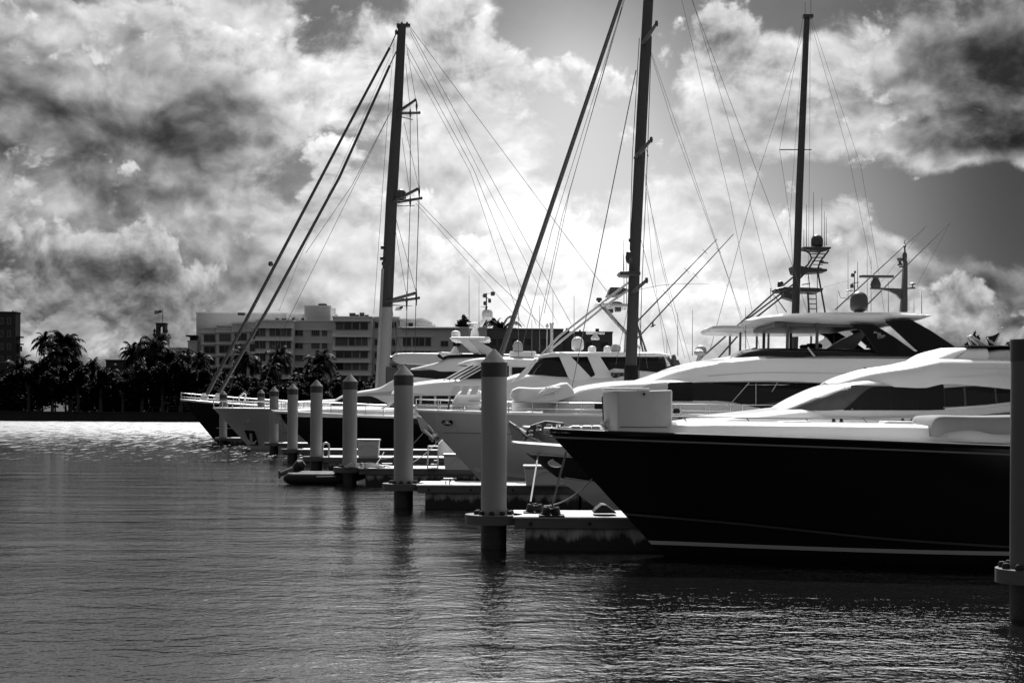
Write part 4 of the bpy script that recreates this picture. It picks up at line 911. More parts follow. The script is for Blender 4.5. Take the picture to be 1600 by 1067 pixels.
# chrome bow gear on the black stem
anchor(D, [(446, 664), (436, 650)], 89.7, 1.6)
mb = MB()
for i in range(7): mb.lathe(hD.patch(438 + i * 2.6, 655 + i * 2.6) - Vector((0, .06, .1)), [(.06, 0), (.12, .08), (.05, .18)], 6)
mb.build('stem_plate', M_anch, D)
hoop = MB(); c = at(809, 549, 88); hoop.tube([at(803 + 0, 548, 88), at(802, 540, 88), at(805, 535, 88), at(809, 533.5, 88), at(813, 535, 88), at(816, 540, 88), at(815, 548, 88)], .05, 6); hoop.poly([(p.x, p.z) for p in (at(803, 547.5, 88), at(803, 540, 88), at(806, 536, 88), at(812, 536, 88), at(815, 540, 88), at(815, 547.5, 88))], 87.9, 88.1); hoop.build('helm_screen', M_greyh, D, fix=False)
prism_px([(796, 549), (838, 549), (836, 559), (796, 558)], 88, 87.8, 91, 'fly_seating', M_canvas, D, bevel=.08)

# E: pale grey motor yacht
E = yacht(392, 703, 106.5, 'pale grey motor yacht with anchor pocket in the bow and white radar arch')
hE = Hull(E, M_greyh, (334, 638), (392, 703), 106.5, 34, 7.4, [(.1, 3.0), (.3, 2.9), (1, 2.7)], flare=.6, full=.4, rail=(M_white, .02, .06))
hE.railing(E, .0, .2, .55, 8, r=.03, mid=False)
hE.strip('knuckle_line', M_alu, E, [(0, 1.3), (.3, 1.2), (1, 1.2)], .04, out=.02, u0=.12)
p = hE.patch(392, 684); q = hE.patch(400, 684)
mb = MB(); ps = [hE.patch(a, b) for a, b in [(382, 672), (398, 673), (405, 695), (392, 696)]]; ps = [v + Vector((0, -.06, 0)) for v in ps]; mb.add(ps, [(0, 1, 2, 3)]); ob = mb.build('anchor_pocket', M_black, E, fix=False)
mb = MB(); mb.tube([at(392, 677, 103.9), at(393, 690, 103.9)], .1, 6); mb.tube([at(387, 686, 103.9), at(390, 692, 103.9), at(397, 693, 103.9), at(401, 688, 103.9)], [.04, .14, .14, .04], 6); mb.build('anchor', M_anch, ob)
ml = MB()
for i, (dx, w) in enumerate([(0, 1.6), (3.4, 1.2), (6, 1.8)]):
    for s_ in ((0, 0, .3, 1), (w * .7, 0, w, 1), (0, .7, w, 1)):
        a = hE.patch(381 + dx + s_[0], 659.5 - s_[1] * 0 + 1.8); b = hE.patch(381 + dx + s_[2], 656.5 + 2 * (i % 2)); ml.tube([a + Vector((0, -.05, 0)), b + Vector((0, -.05, 0))], .045, 4)
ml.build('bow_lettering', M_mark, E, fix=False)
el = Body('deckhouse', M_white, E, [(504, 635), (536, 616), (560, 611), (590, 606), (618, 592), (642, 589), (900, 590)], [(504, 638), (900, 640)], 106.5, 3.1, nose=6, nmin=.4)
el.strip('saloon_window', M_glass, E, [(513, 632), (540, 620), (575, 618.5), (606, 631)], [(513, 633.5), (606, 633.5)], out=.04)
el.strip('saloon_shade', M_greyh, E, [(548, 616), (700, 604)], [(548, 617.5), (700, 618)], out=.015)
Body('upper_windscreen', M_glass, E, [(612, 600), (642, 577), (760, 576), (880, 577)], [(612, 604), (880, 604)], 106.5, 2.9, nose=4, nmin=.5)
Body('flybridge', M_white, E, [(638, 576), (660, 571), (690, 563), (696, 560), (705, 558), (800, 558), (880, 560)], [(638, 577), (668, 580), (880, 580)], 106.5, 3.2, nose=6, nmin=.35, camber=.1)
mb = MB(); mb.box(at(684, 556, 104).x, at(760, 556, 104).x, 103.6, 109.2, at(700, 559, 104).z, at(700, 553, 104).z); mb.build('fly_seating', M_cover, E, bevel=.12)
prism_px([(684, 551), (690, 550), (722, 552), (720, 554), (700, 555), (692, 558)], 103.6, 103.5, 109.4, 'fly_screen', M_white, E, bevel=.03)
mb = MB(); mb.lathe(at(711, 556, 104.5), [(.3, 0), (.34, .3), (.1, .7)], 10); mb.build('helm_seat', M_canvas, E)
for y0 in (104, 108.6):
    prism_px([(716, 530), (732, 530), (748, 547), (748, 553), (741, 553)], 104, y0, y0 + .25, 'arch_leg', M_white, E, bevel=.05)
    prism_px([(731, 531), (745, 531), (770, 546), (778, 553), (757, 557)], 104, y0, y0 + .25, 'arch_leg', M_offw, E, bevel=.05)
prism_px([(702, 528.5), (706, 526.5), (763, 526.5), (766, 528.5), (762, 531), (708, 531)], 104, 103.8, 109.1, 'arch_top', M_white, E, bevel=.06)
prism_px([(735, 527), (749, 527), (746, 513), (763, 497), (758, 496), (742, 508), (736, 518)], 106.2, 105.9, 106.5, 'radar_pylon', M_white, E, bevel=.05)
radome(E, 761.5, 498.5, 106.2, .40, .80)
radar(E, 738, 513, 105, .8, .30, M_white); radome(E, 712, 527, 104.6, .34, .5, M_white)
mb = MB(); mb.tube([at(760, 527, 106), at(760, 458, 106)], .05, 6); mb.tube([at(753, 462, 106), at(767, 468, 106)], .03, 5); mb.tube([at(760, 459, 106), at(773, 457, 106)], .03, 5)
for a_ in ((757.5, 462, .12), (765, 470, .1), (758, 474, .12), (770, 459, .14), (760, 482, .08)): mb.lathe(at(a_[0], a_[1], 106), [(a_[2], -.15), (a_[2] * 1.2, 0), (a_[2], .15)], 8)
mb.tube([at(751, 479, 106), at(760, 480, 106)], .02, 4); mb.build('instrument_mast', M_alu, E, fix=False)
mb = MB(); antenna(mb, 733, 527, 430, 105, .02); antenna(mb, 748.5, 530, 440, 105, .016); mb.build('whip_antenna', M_wirel, E, fix=False)

# F: black sailing superyacht with the leftmost mast
Fy = yacht(338, 690, 124, 'long black sailing yacht at the far end with twin furled forestays and leftmost mast', 'sailing yacht', 'sailing_yacht', 'sailing yachts with tall masts')
hF = Hull(Fy, M_black, (283, 625), (338, 691), 124, 42, 7.8, [(.1, 3.35), (.3, 2.95), (1, 2.9)], flare=.72, full=.45, rail=(M_white, .03, .08))
hF.strip('cove_stripe', M_mark, Fy, [(.03, 1.25), (1, 1.2)], .06, out=.03, u0=.03, u1=.6)
hF.railing(Fy, .0, .55, .62, 22, r=.03, mid=True)
Body('coachroof', M_white, Fy, [(400, 636), (440, 629), (620, 622), (760, 622)], [(400, 645), (760, 648)], 124, 2.4, nose=8)
Body('deckhouse', M_offw, Fy, [(610, 630), (640, 600), (660, 592), (900, 592)], [(610, 645), (900, 650)], 124, 2.6, nose=3)
mast_obj(Fy, [(596, 632), (598, 598), (604, 480), (612, 310), (621, 170), (628, 42)], 124, [1.12, 1.10, 1.08, 1.0, .88, .72], M_mast)
mast_obj(Fy, [(596, 634), (598, 598), (601, 540), (604, 480)], 123.6, [1.14, 1.12, 1.1, 1.08], M_mastw, 'mast_lower_panel')
mb = MB(); a, b = at(620, 43, 124), at(641, 39, 124); mb.box(a.x, b.x, 123.8, 124.2, a.z, b.z + .04); c = at(622, 42, 124)
for px, py in ((622, 40), (628, 38), (619, 50), (636, 38)): mb.lathe(at(px, py + 1, 124), [(.1, -.2), (.12, .1), (.04, .25)], 8)
mb.build('masthead_fitting', M_mast, Fy)
mb = MB(); mb.tube([at(588, 612, 123), at(593, 520, 123), at(598, 420, 123)], .12, 8); mb.build('stowed_pole', M_mastw, Fy)
for px, py in ((598.5, 387), (597.5, 404), (600, 412)):
    mb = MB(); c = at(px, py, 123.8); mb.box(c.x - .2, c.x + .12, c.y - .1, c.y + .1, c.z - .15, c.z + .15); mb.build('mast_light', M_mast, Fy, bevel=.03)
for pts, rr in (([(323, 617), (338, 588), (420, 433), (540, 205), (609, 75)], [.17, .17, .14, .12, .11]), ([(343, 614), (362, 580), (420, 480), (530, 278), (609, 103)], [.15, .16, .14, .12, .11])):
    mb = MB(); mb.tube([at(*p, 124) for p in pts], rr, 10); mb.tube([at(*pts[-1], 124), at(619, pts[-1][1] - 22, 124)], .05, 6)
    mb.build('furled_forestay', M_mast, Fy)
for px, py in ((423, 416), (344, 580), (362, 570)):
    mb = MB(); c = at(px, py, 124); mb.lathe(c, [(.15, 0), (.24, .2), (.15, .4)], 8); mb.build('stay_clamp', M_mast, Fy)
for px in (319, 341):
    mb = MB(); mb.lathe(at(px, 625, 123.9), [(.3, 0), (.42, .15), (.25, .3), (.3, .45), (.15, .6)], 12); mb.build('furler_drum', M_greyh, Fy)
hoop = MB(); hoop.tube([at(374, 628, 122), at(373, 621, 122), at(381, 614, 122), at(384, 616, 122), at(382, 628, 122)], .07, 6); hoop.build('deck_hoop', M_white, Fy, fix=False)
for rt, tp, rr in (((620, 177), (652, 167), .12), ((611, 317), (655, 303), .13), ((602, 472), (651, 462), .13)):
    spread(Fy, rt, tp, 124, rr, 2.6)
    mb = MB(); a = at(rt[0] + 2, rt[1] + 3, 124); b = at(tp[0] - 10, tp[1] + 13, 124); mb.tube([a + Vector((0, 0, -.1)), Vector((b.x, 124 + 2, b.z))], .06, 6); mb.build('spreader_brace', M_greyh, Fy)
radome(Fy, 627, 312, 123, .43, .90, M_mast)
wires(Fy, [((651, 160), (655, 296), .03), ((655, 303), (650, 456), .035), ((650, 464), (647, 620), .03), ((641, 175), (641, 318), .03), ((641, 318), (636, 470), .03), ((636, 470), (633, 620), .03), ((635, 70), (651, 165), .02), ((634, 100), (641, 172), .02), ((631, 190), (655, 296), .018), ((628, 215), (640, 300), .018), ((614, 325), (650, 456), .02), ((618, 360), (634, 455), .018), ((608, 480), (646, 620), .018)], 124, 'shroud')
for px, y0, y1 in ((655, 290, 310), (650.5, 450, 478), (641, 170, 184), (641, 306, 324), (635.5, 455, 485), (651, 158, 174)):
    mb = MB(); mb.tube([at(px, y0, 124), at(px, (y0 + y1) / 2, 124), at(px, y1, 124)], [.03, .10, .04], 6); mb.build('shroud_end', M_mast, Fy)
wires(Fy, [((612, 172), (550, 290), .02), ((550, 290), (478, 395), .02), ((612, 172), (440, 520), .018), ((440, 520), (400, 640), .018), ((616, 62), (606, 180), .014), ((606, 180), (584, 490), .016), ((611, 86), (470, 400), .012), ((470, 400), (436, 486), .012)], 124, 'inner_stay')
wires(Fy, [((642, 44), (870, 350), .02), ((870, 350), (948, 455), .02), ((641, 46), (760, 265), .02), ((760, 265), (893, 507), .02), ((640, 50), (745, 260), .016), ((745, 260), (872, 507), .016), ((637, 75), (740, 265), .02), ((740, 265), (838, 507), .02), ((636, 85), (735, 270), .016), ((735, 270), (812, 500), .016), ((650, 312), (755, 420), .02), ((755, 420), (850, 512), .02), ((650, 318), (745, 425), .016), ((745, 425), (820, 510), .016)], 124, 'backstay', M_wire)
bm_ = Body('boom', M_offw, Fy, [(612, 557), (618, 553.5), (640, 552.5), (700, 553), (900, 556)], [(612, 562), (620, 567), (680, 570), (900, 573)], 124, .55, nose=.6, nmin=.5, camber=.1)
mb = MB(); mb.tube([at(606, 560, 124), at(614, 560, 124)], .22, 8); mb.build('gooseneck', M_mast, Fy)
prism_px([(604, 573), (625, 576), (625, 600), (604, 600)], 124, 123.2, 124.8, 'winch_console', M_alu, Fy, bevel=.1)
mb = MB(); mb.tube([at(618, 585, 123), at(619, 466, 123.0)], .0, 4) if False else mb.tube([at(612, 475, 123.5), at(625, 602, 123.5)], .035, 5); mb.build('halyard', M_wirel, Fy, fix=False)
t_ = thing('small_flag', tuple(at(624, 482, 123)), 'small striped flag hanging under the lowest spreader of the leftmost mast', 'flag')
cloth([(629, 478), (619, 480), (617, 485), (627, 485)], 123, 'cloth', M_canvas, t_, .05); cloth([(630, 478), (625, 479), (624, 482), (629, 482)], 122.9, 'dark_canton', M_rub, t_, .03)

# M3: sailing yacht behind the big hardtop
M3 = yacht(1110, 690, 131, 'sailing yacht behind the big flybridge, its dark mast with one short crosstree', 'sailing yacht', 'sailing_yacht', 'sailing yachts with tall masts')
Hull(M3, M_offw, (1070, 640), (1105, 690), 131, 24, 5.6, [(.3, 2.4), (1, 2.2)])
Body('coachroof', M_white, M3, [(1160, 640), (1200, 625), (1400, 622)], [(1160, 650), (1400, 655)], 131, 1.8, nose=3)
mast_obj(M3, [(1237, 640), (1240, 560), (1243, 488), (1249, 300), (1255, 160), (1261, 26)], 131, [.74, .74, .72, .68, .62, .52], M_mast)
mb = MB(); a, b = at(1254, 29, 131), at(1270, 24, 131); mb.box(a.x, b.x, 130.7, 131.3, a.z, b.z); mb.tube([at(1258, 24, 131), at(1258, 4, 131)], .02, 4); mb.tube([at(1267, 24, 131), at(1267, -8, 131)], .02, 4); mb.build('masthead_fitting', M_mast, M3, fix=False)
mb = MB(); mb.tube([at(1218, 234, 131), at(1268, 234, 131)], .06, 6); mb.build('crosstree', M_mast, M3)
wires(M3, [((1254, 32), (1218, 234), .016), ((1218, 234), (1234, 340), .016), ((1234, 340), (1240, 430), .016), ((1253, 60), (1185, 270), .016), ((1185, 270), (1110, 545), .02), ((1266, 30), (1265, 234), .014), ((1265, 234), (1262, 490), .014), ((1268, 30), (1345, 260), .014), ((1345, 260), (1372, 420), .014), ((1372, 420), (1382, 490), .014), ((1267, 36), (1325, 240), .014), ((1325, 240), (1362, 420), .014), ((1256, 40), (1232, 370), .012)], 131, 'rigging_wire', M_wirel)

# T: tower boat behind
T = yacht(1080, 690, 138, 'distant sport fishing yacht showing only its dark lattice tower with radome and ladders', 'fishing yacht', 'fishing_yacht')
Hull(T, M_offw, (1035, 640), (1075, 688), 138, 26, 6, [(.4, 2.4), (1, 1.6)])
Body('deckhouse', M_offw, T, [(1080, 620), (1110, 590), (1150, 575), (1330, 575)], [(1080, 640), (1330, 655)], 138, 2.6, nose=4)
YT = 138
prism_px([(1252, 387), (1256, 391.5), (1284, 394), (1294, 391), (1296, 387.5)], YT, 137, 139, 'top_platform', M_mast, T, bevel=.05)
prism_px([(1235, 417), (1244, 416), (1256, 419), (1289, 422), (1288, 426), (1258, 428), (1250, 432), (1238, 428)], YT, 136.8, 139.2, 'control_platform', M_mast, T, bevel=.08)
prism_px([(1208, 453), (1220, 450), (1282, 452), (1280, 457), (1268, 458), (1212, 457)], YT, 136.6, 139.4, 'lower_platform', M_mast, T, bevel=.06)
prism_px([(1222, 459), (1235, 459), (1242, 472), (1222, 466)], YT, 137, 138.6, 'electronics_box', M_mast, T, bevel=.05)
radome(T, 1276.5, 387, 138, .58, 1.28, M_mast); radome(T, 1219.5, 449, 138, .30, .62, M_mast)
for y0 in (137, 139):
    tubes(T, [[(1254, 389), (1265, 396), (1268, 404), (1262, 414), (1250, 424)], [(1282, 392), (1262, 422), (1245, 440), (1154, 509)], [(1295, 391), (1282, 408), (1277, 422)], [(1256, 419), (1208, 459), (1095, 560)], [(1278, 426), (1289, 487), (1294, 520)], [(1262, 457), (1266, 520)], [(1222, 464), (1170, 505), (1122, 560)]], y0, .085, 'tower_leg', M_mast)
mb = MB()
for k in range(6): line(mb, (1263.6 + k * .35, 460 + k * 7.5), (1275.5 + k * .3, 460 + k * 7.5), YT, .05)
line(mb, (1263, 457), (1266, 512), YT, .05); line(mb, (1275, 457), (1277, 512), YT, .05); mb.build('ladder', M_mast, T, fix=False)
for a_, b_, r_ in [((1266 + k * 1.5, 397 + k * 5.5), (1290 - k * 1.5, 397 + k * 5.5), .05) for k in range(5)] + [((1262, 420), (1266, 457), .04), ((1277, 427), (1277, 457), .04), ((1210, 462), (1229, 488), .05), ((1280, 410), (1294, 411), .1), ((1253, 445), (1266, 443), .05)]:
    mb = MB(); line(mb, a_, b_, YT, r_); mb.build('tower_brace', M_mast, T, fix=False)
for px, y0, y1 in [(1256, 388, 358), (1260, 388, 320), (1271, 385, 300), (1284, 385, 310), (1288, 385, 330), (1291, 384, 340), (1204, 450, 468)]: mb = MB(); antenna(mb, px, y0, y1, YT, .025); mb.build('whip_antenna', M_wire, T, fix=False)
radome(T, 1095, 556, 130, .52, .98, M_greyh)
for p in ((1080, 556, 642), (1082, 484, 556)): pass

# small fittings that the photo shows along the decks
def seam(Bd, name, m, parent, pts, r=.008, out=.006):
    Yn = Bd.Y - Bd.hw; mb = MB(); q = []
    for a_, b_ in pts:
        p_ = at(a_, b_, Yn); q.append(Vector((p_.x, Bd.Y - Bd.side(p_.x, p_.z) - out, p_.z)))
    mb.tube(q, r, 4); return mb.build(name, m, parent, fix=False)
for pts in ([(1390, 603), (1391, 641)], [(1432, 604), (1432, 641)]): seam(hs, 'cover_seam', M_rub, E1, pts, .012, .06)
seam(hs, 'window_mullion', M_alu, E1, [(1508, 605), (1508, 634)], .03, .03); seam(hs, 'window_mullion', M_alu, E1, [(1556, 605), (1557, 631)], .03, .03)
for a_, b_ in ((1474, 599), (1474, 637), (1322, 604), (1331, 639)): 
    p_ = at(a_, b_, 40.35); mb = MB(); y_ = 42.8 - hs.side(p_.x, p_.z) - .06; mb.lathe((p_.x, y_, p_.z), [(.02, -.015), (.02, .015)], 8); mb.build('cover_stud', M_steel, E1)
seam(rf, 'roof_seam', M_mark, E1, [(1400, 584), (1440, 580), (1500, 577), (1580, 574)], .008)
seam(hs, 'sill_moulding', M_white, E1, [(1476, 639), (1540, 634), (1600, 627)], .03, .04)
for u_ in ([(1110, 598), (1110, 627)], [(1245, 598), (1245, 643)], [(1290, 600), (1290, 643)]): seam(t1, 'window_seam', M_alu, Cc, u_, .012, .035)
seam(u1, 'roof_seam', M_greyh, Cc, [(1240, 557), (1238, 592)], .008); seam(u1, 'roof_seam', M_greyh, Cc, [(1360, 558), (1362, 598)], .008)
for px_ in (1352, 1378):
    p_ = at(px_, 577, 48.0); mb = MB(); mb.lathe((p_.x, 51 - u1.side(p_.x, p_.z) - .03, p_.z - .06), [(.05, 0), (.07, .06), (.05, .12)], 10); mb.build('deck_light', M_rub, Cc)
# rope and flat hatch on the big black yacht
mb = MB(); c = at(1000, 676, 30.2); mb.tube([at(990, 676, 30.6) + Vector((0, 0, -.0)), at(1003, 676, 30.3), at(1030, 677, 30.2)], .018, 6); mb.build('deck_line', M_rope, A, fix=False)
for px_ in (1110, 1240, 1400): 
    c = at(px_, 664, 31.5); mb = MB(); mb.box(c.x - .32, c.x + .32, 31.2, 31.8, c.z - .02, c.z + .09); mb.build('deck_hatch', M_offw, A, bevel=.03)
mb = MB(); a_, b_ = at(941, 611, 31.2), at(1014, 609, 30.9); mb.box(a_.x, b_.x, 30.74, 31.6, ztb + .045, ztb + .075); mb.build('locker_lid', M_white, bx, bevel=.012)
mb = MB()
for z_ in (zbb + .12,): mb.tube([(fp[0].x + .05, 30.74, z_), (fp[1].x - .1, 30.74, z_)], .008, 4)
mb.build('locker_seam', M_alu, bx, fix=False)
# windscreen wipers, horn and sun loungers on the white yacht behind
for a_ in ([(1128, 566), (1150, 555), (1160, 549)], [(1170, 561), (1186, 555), (1192, 552)]): mb = MB(); mb.tube([at(*p_, 49.5) for p_ in a_], .02, 5); mb.build('grab_rail', M_steel, Cc, fix=False)
mb = MB(); q = [at(*p_, 51) for p_ in [(1140, 562), (1156, 555), (1166, 546), (1172, 545), (1176, 556)]]; mb.poly([(p_.x, p_.z) for p_ in q], 49.6, 52.4); mb.build('sunpad', M_greycv, Cc, bevel=.06)
for x0_ in (716, 730, 744):
    prism_px([(x0_, 604), (x0_ + 10, 604), (x0_ + 4, 618), (x0_ - 6, 618)], 53, 49.4, 49.46, 'cover_panel', M_canvas, Cc, bevel=.01)
prism_px([(706, 634), (716, 615), (726, 609), (752, 609), (756, 634)], 51, 49.6, 52.4, 'bow_seating', M_canvas, Cc, bevel=.12)
# pier clutter between the second and third piles
def clutter(px, py, Y, name, label, cat, m, prof):
    c = at(px, py, Y); mb = MB(); mb.lathe((c.x, c.y, c.z), prof, 14); ob = mb.build(name, m); tag(ob, label, cat)
clutter(722, 733, 59.0, 'plastic_drum', 'white plastic drum beside the dock box under the pale stem', 'drum', M_white, [(.3, 0), (.33, .05), (.33, .55), (.28, .62), (.12, .66)])
t_ = thing('boarding_steps', tuple(at(676, 731, 58.6)), 'small white tubular boarding steps on the pier left of the white dock box', 'steps')
for k in range(3):
    a_, b_ = at(668 + k * 5, 732 - k * 6, 58.4), at(684, 731 - k * 6, 58.4); mb = MB(); mb.box(a_.x, b_.x, 58.2, 58.9, b_.z - .03, b_.z); mb.build('tread', M_white, t_)
for x_ in (668, 684):
    mb = MB(); mb.tube([at(x_, 732, 58.2), at(x_ + 1, 696, 58.2)], .03, 6); mb.build('upright', M_white, t_)
mb = MB(); mb.tube([at(669, 697, 58.2), at(685, 697, 58.2)], .03, 6); mb.build('handrail', M_white, t_)

# rails, fenders and stays that crowd the middle distance
hD.railing(D, .02, .5, .7, 14, r=.028, mid=True)
hG.railing(G, .02, .35, .6, 9, r=.025, mid=True)
for k_, (px_, py_) in enumerate(((930, 672), (1020, 672))): pass
wires(M2, [((1024, -150), (1240, 420)), ((1240, 420), (1262, 490)), ((990, 330), (1050, 560)), ((986, 458), (962, 570)), ((990, 455), (1012, 575))], 64, 'runner', M_wirel, .010)
for px_, y0_, y1_ in ((1165, 545, 480), (1388, 488, 440), (1440, 490, 455)): mb = MB(); antenna(mb, px_, y0_, y1_, 52, .010); mb.build('whip_antenna', M_wirel, Cc, fix=False)
radar(G, 930, 531, 76, 1.0, .3, M_white)
prism_px([(955, 592), (1000, 580), (1046, 584), (1046, 592)], 74.7, 74.6, 74.75, 'side_panel', M_offw, G, bevel=.02)
for x_ in (958, 966, 974, 982): mb = MB(); mb.lathe(at(x_, 588, 74.55), [(.10, 0), (.12, .08), (.08, .2)], 8); mb.build('rod_holder', M_alu, G)
mb = MB(); mb.lathe(at(1092, 556, 60) - Vector((0, 0, 0)), [(.16, -.3), (.05, 0), (.2, .06), (.2, .2), (.1, .28)], 12); ob = mb.build('satellite_dome', M_offw, K)
for x_ in (700, 772): mb = MB(); mb.tube([at(x_, 640, 47.9), at(x_ + 4, 622, 47.9)], .03, 5); mb.build('jack_staff', M_alu, Cc)
# ------------------------------------------------------------------ far shore: buildings
def wing(parent, x0, x1, ytop, Y, depth, m=None, ybot=642, name='wall', cornice=True):
    a, b = at(x0, ybot, Y), at(x1, ytop, Y); mb = MB(); mb.box(a.x, b.x, Y, Y + depth, 1.55, b.z); w = mb.build(name, m or M_bld, parent)
    if cornice:
        mb = MB(); mb.box(a.x - .12, b.x + .12, Y - .15, Y + depth, b.z + .004, b.z + .28); mb.build('parapet', M_bldl if m is None else m, parent)
    return w
wr = random.Random(5)
def window(parent, x0, x1, y0, y1, Y, panes=2, blind=.25):
    a, b = at(x0, y1, Y), at(x1, y0, Y); f = .07
    mb = MB(); yf, yb = Y - .10, Y + .01
    mb.box(a.x - f, b.x + f, yf, yb, b.z, b.z + f); mb.box(a.x - f * 1.6, b.x + f * 1.6, yf - .06, yb, a.z - f * 1.3, a.z)
    mb.box(a.x - f, a.x, yf, yb, a.z, b.z); mb.box(b.x, b.x + f, yf, yb, a.z, b.z)
    for k in range(1, panes):
        xm = a.x + (b.x - a.x) * k / panes; mb.box(xm - f / 2, xm + f / 2, yf, yb, a.z, b.z)
    w = mb.build('window', M_frame, parent, fix=False)
    mb = MB()
    mb.box(a.x, b.x, Y - .04, Y, a.z, b.z); mb.build('pane', M_blind if wr.random() < blind else M_bwin, w, fix=False)
def ledge(parent, x0, x1, y, Y, h=1.4, out=.35):
    a = at(x0, y, Y); b = at(x1, y, Y); mb = MB(); hz = h * Y / F; mb.box(a.x, b.x, Y - out, Y + .02, a.z - hz, a.z); mb.build('ledge', M_bldl, parent, fix=False)
YB = 312
bl = thing('apartment_building', tuple(at(440, 640, YB)), 'long pale six storey apartment building behind the palms, with rooftop boxes and banded windows', 'building')
wing(bl, 306, 522, 491, YB + 6, 6)
for (xa, xb, yt, dy) in ((314, 339, 513, 0), (338, 363, 510, -1.5), (362, 388, 506.5, -3), (386, 400, 504, -4)):
    wing(bl, xa, xb, yt, YB + dy, 8)
    for y0 in (523, 541, 559, 577, 595, 613): 
        yy0 = y0 - (513 - yt) * .3
        window(bl, xa + 5, xb - 3 if xb < 400 else xb - 2, yy0, yy0 + 10.5, YB + dy, 2, .35); ledge(bl, xa - .5, xb + .5, yy0 - 3.5, YB + dy, .9)
wing(bl, 399, 457, 502, YB - 5, 12)
for i, y0 in enumerate((512, 531.5, 551, 571.5, 591, 612)):
    for xa, xb in ((398, 405), (406, 415), (421, 430), (431, 438), (439, 447), (448, 454.5)): window(bl, xa + .5, xb - .3, y0, y0 + 12.5, YB - 5, 1 if xb - xa < 8.5 else 2, .35)
    ledge(bl, 393, 458, y0 - 1.5, YB - 5, 2.4, .7)
wing(bl, 457, 520, 502.5, YB - 1, 12)
for y0 in (516, 536, 555, 574, 593, 612):
    window(bl, 461, 473, y0, y0 + 8, YB - 1, 2, .1); window(bl, 487, 499, y0, y0 + 8, YB - 1, 4, .8); window(bl, 503.5, 511, y0, y0 + 8, YB - 1, 3, .8); ledge(bl, 457, 518, y0 - 1.4, YB - 1, 1.0, .3)
wing(bl, 519.5, 581, 496.5, YB - 6, 14)
for i, y0 in enumerate((504, 527, 548, 567, 587, 607)):
    xs = ((525, 536.5), (538, 549), (551, 561), (563.5, 574.5)) if i != 1 else ((524.5, 543), (545.5, 554), (556, 564), (566, 574))
    for k, (xa, xb) in enumerate(xs): window(bl, xa, xb, y0, y0 + 10.5 + (2 if i == 1 else 0), YB - 6, 1, .45 if i != 0 else (.9 if k == 0 else 0))
    ledge(bl, 519 + (2 if i == 0 else 0), 579, y0 - 3, YB - 6, 2.6 if i else 1.2, .7)
wing(bl, 580.5, 625, 497, YB - 3, 12)
for y0 in (504, 531, 551, 571, 591):
    for xa, xb in ((586, 592), (613, 619)): window(bl, xa, xb, y0, y0 + 8, YB - 3, 1, .1)
    ledge(bl, 580.5, 625, y0 - 4, YB - 3, 1, .3)
wing(bl, 624.5, 648, 500, YB - 5, 10)
window(bl, 638.5, 645, 505, 512, YB - 5, 1, 0)
for y0 in (527, 549): window(bl, 628, 634, y0, y0 + 10, YB - 5, 1, 0)
wing(bl, 620, 760, 513, YB - 8, 12)
for xa, xb in ((630, 642), (645.5, 654), (655, 663), (665, 673)):
    window(bl, xa, xb, 528, 540, YB - 8, 1, 0); window(bl, xa, xb, 549, 560, YB - 8, 1, 0)
for xa, xb in ((689, 700), (708, 719), (754, 760)):
    window(bl, xa, xb, 533, 540.5, YB - 8, 2, 0)
ledge(bl, 627, 716, 511.8, YB - 8, 1.0, .9); ledge(bl, 622, 676, 525.5, YB - 8, .8, .4); ledge(bl, 622, 682, 547, YB - 8, .8, .4)
mb = MB(); q = [at(*p, YB) for p in [(648, 512), (648, 503), (682, 510), (682, 512)]]; mb.poly([(p.x, p.z) for p in q], YB - 4, YB + 6); mb.build('sloping_wing', M_bld, bl)
mb = MB(); q = [at(*p, YB) for p in [(648, 502.6), (648, 498), (660, 497.5), (677, 504.5), (676, 508)]]; mb.poly([(p.x, p.z) for p in q], YB - 2, YB + 7); mb.build('white_roof', M_wroof, bl)
wing(bl, 760, 880, 515.5, YB - 4, 12, M_roof); wing(bl, 880, 957, 520, YB - 2, 12, M_roof)
for xa, xb in ((767, 776), (778, 788), (800, 812), (820, 830), (845, 855), (862, 872)): window(bl, xa, xb, 529, 540, YB - 4, 1, 0)
for xa, xb in ((890, 902), (915, 925), (938, 950)): window(bl, xa, xb, 534, 545, YB - 2, 1, 0)
wing(bl, 447, 475.5, 492, YB + 2, 8, M_bldl); wing(bl, 475, 516.5, 479.5, YB - .5, 9); 
mb = MB(); mb.lathe(at(504, 479.5, YB + 3), [(1.0, .2), (1.0, .6), (.7, .75), (.7, .5)], 14); mb.build('roof_vent', M_bldd, bl)
for x0, x1, y0, y1 in ((370, 380, 488, 491), (414, 418, 499, 502), (429, 434, 496.5, 502), (439, 445, 497, 502), (455, 459, 496, 502), (470, 474.5, 496.5, 502), (478, 482, 496.5, 502), (485, 489, 496.5, 502), (500, 504, 496, 500), (509, 514, 493, 501), (545, 554, 488.5, 496), (555, 560, 491, 496), (561, 568, 488, 496), (569, 575, 491.5, 496), (772, 776, 508, 515), (780, 786, 512, 515.5), (800, 807, 512, 516), (822, 826, 516, 520), (872, 880, 516, 520), (884, 890, 512, 520), (905, 908, 515, 520), (931, 936.5, 513, 520)):
    a, b = at(x0, y1 + 1, YB), at(x1, y0, YB); mb = MB(); mb.box(a.x, b.x, YB + 1, YB + 1 + (b.x - a.x), a.z, b.z); mb.build('rooftop_unit', M_bldd, bl)
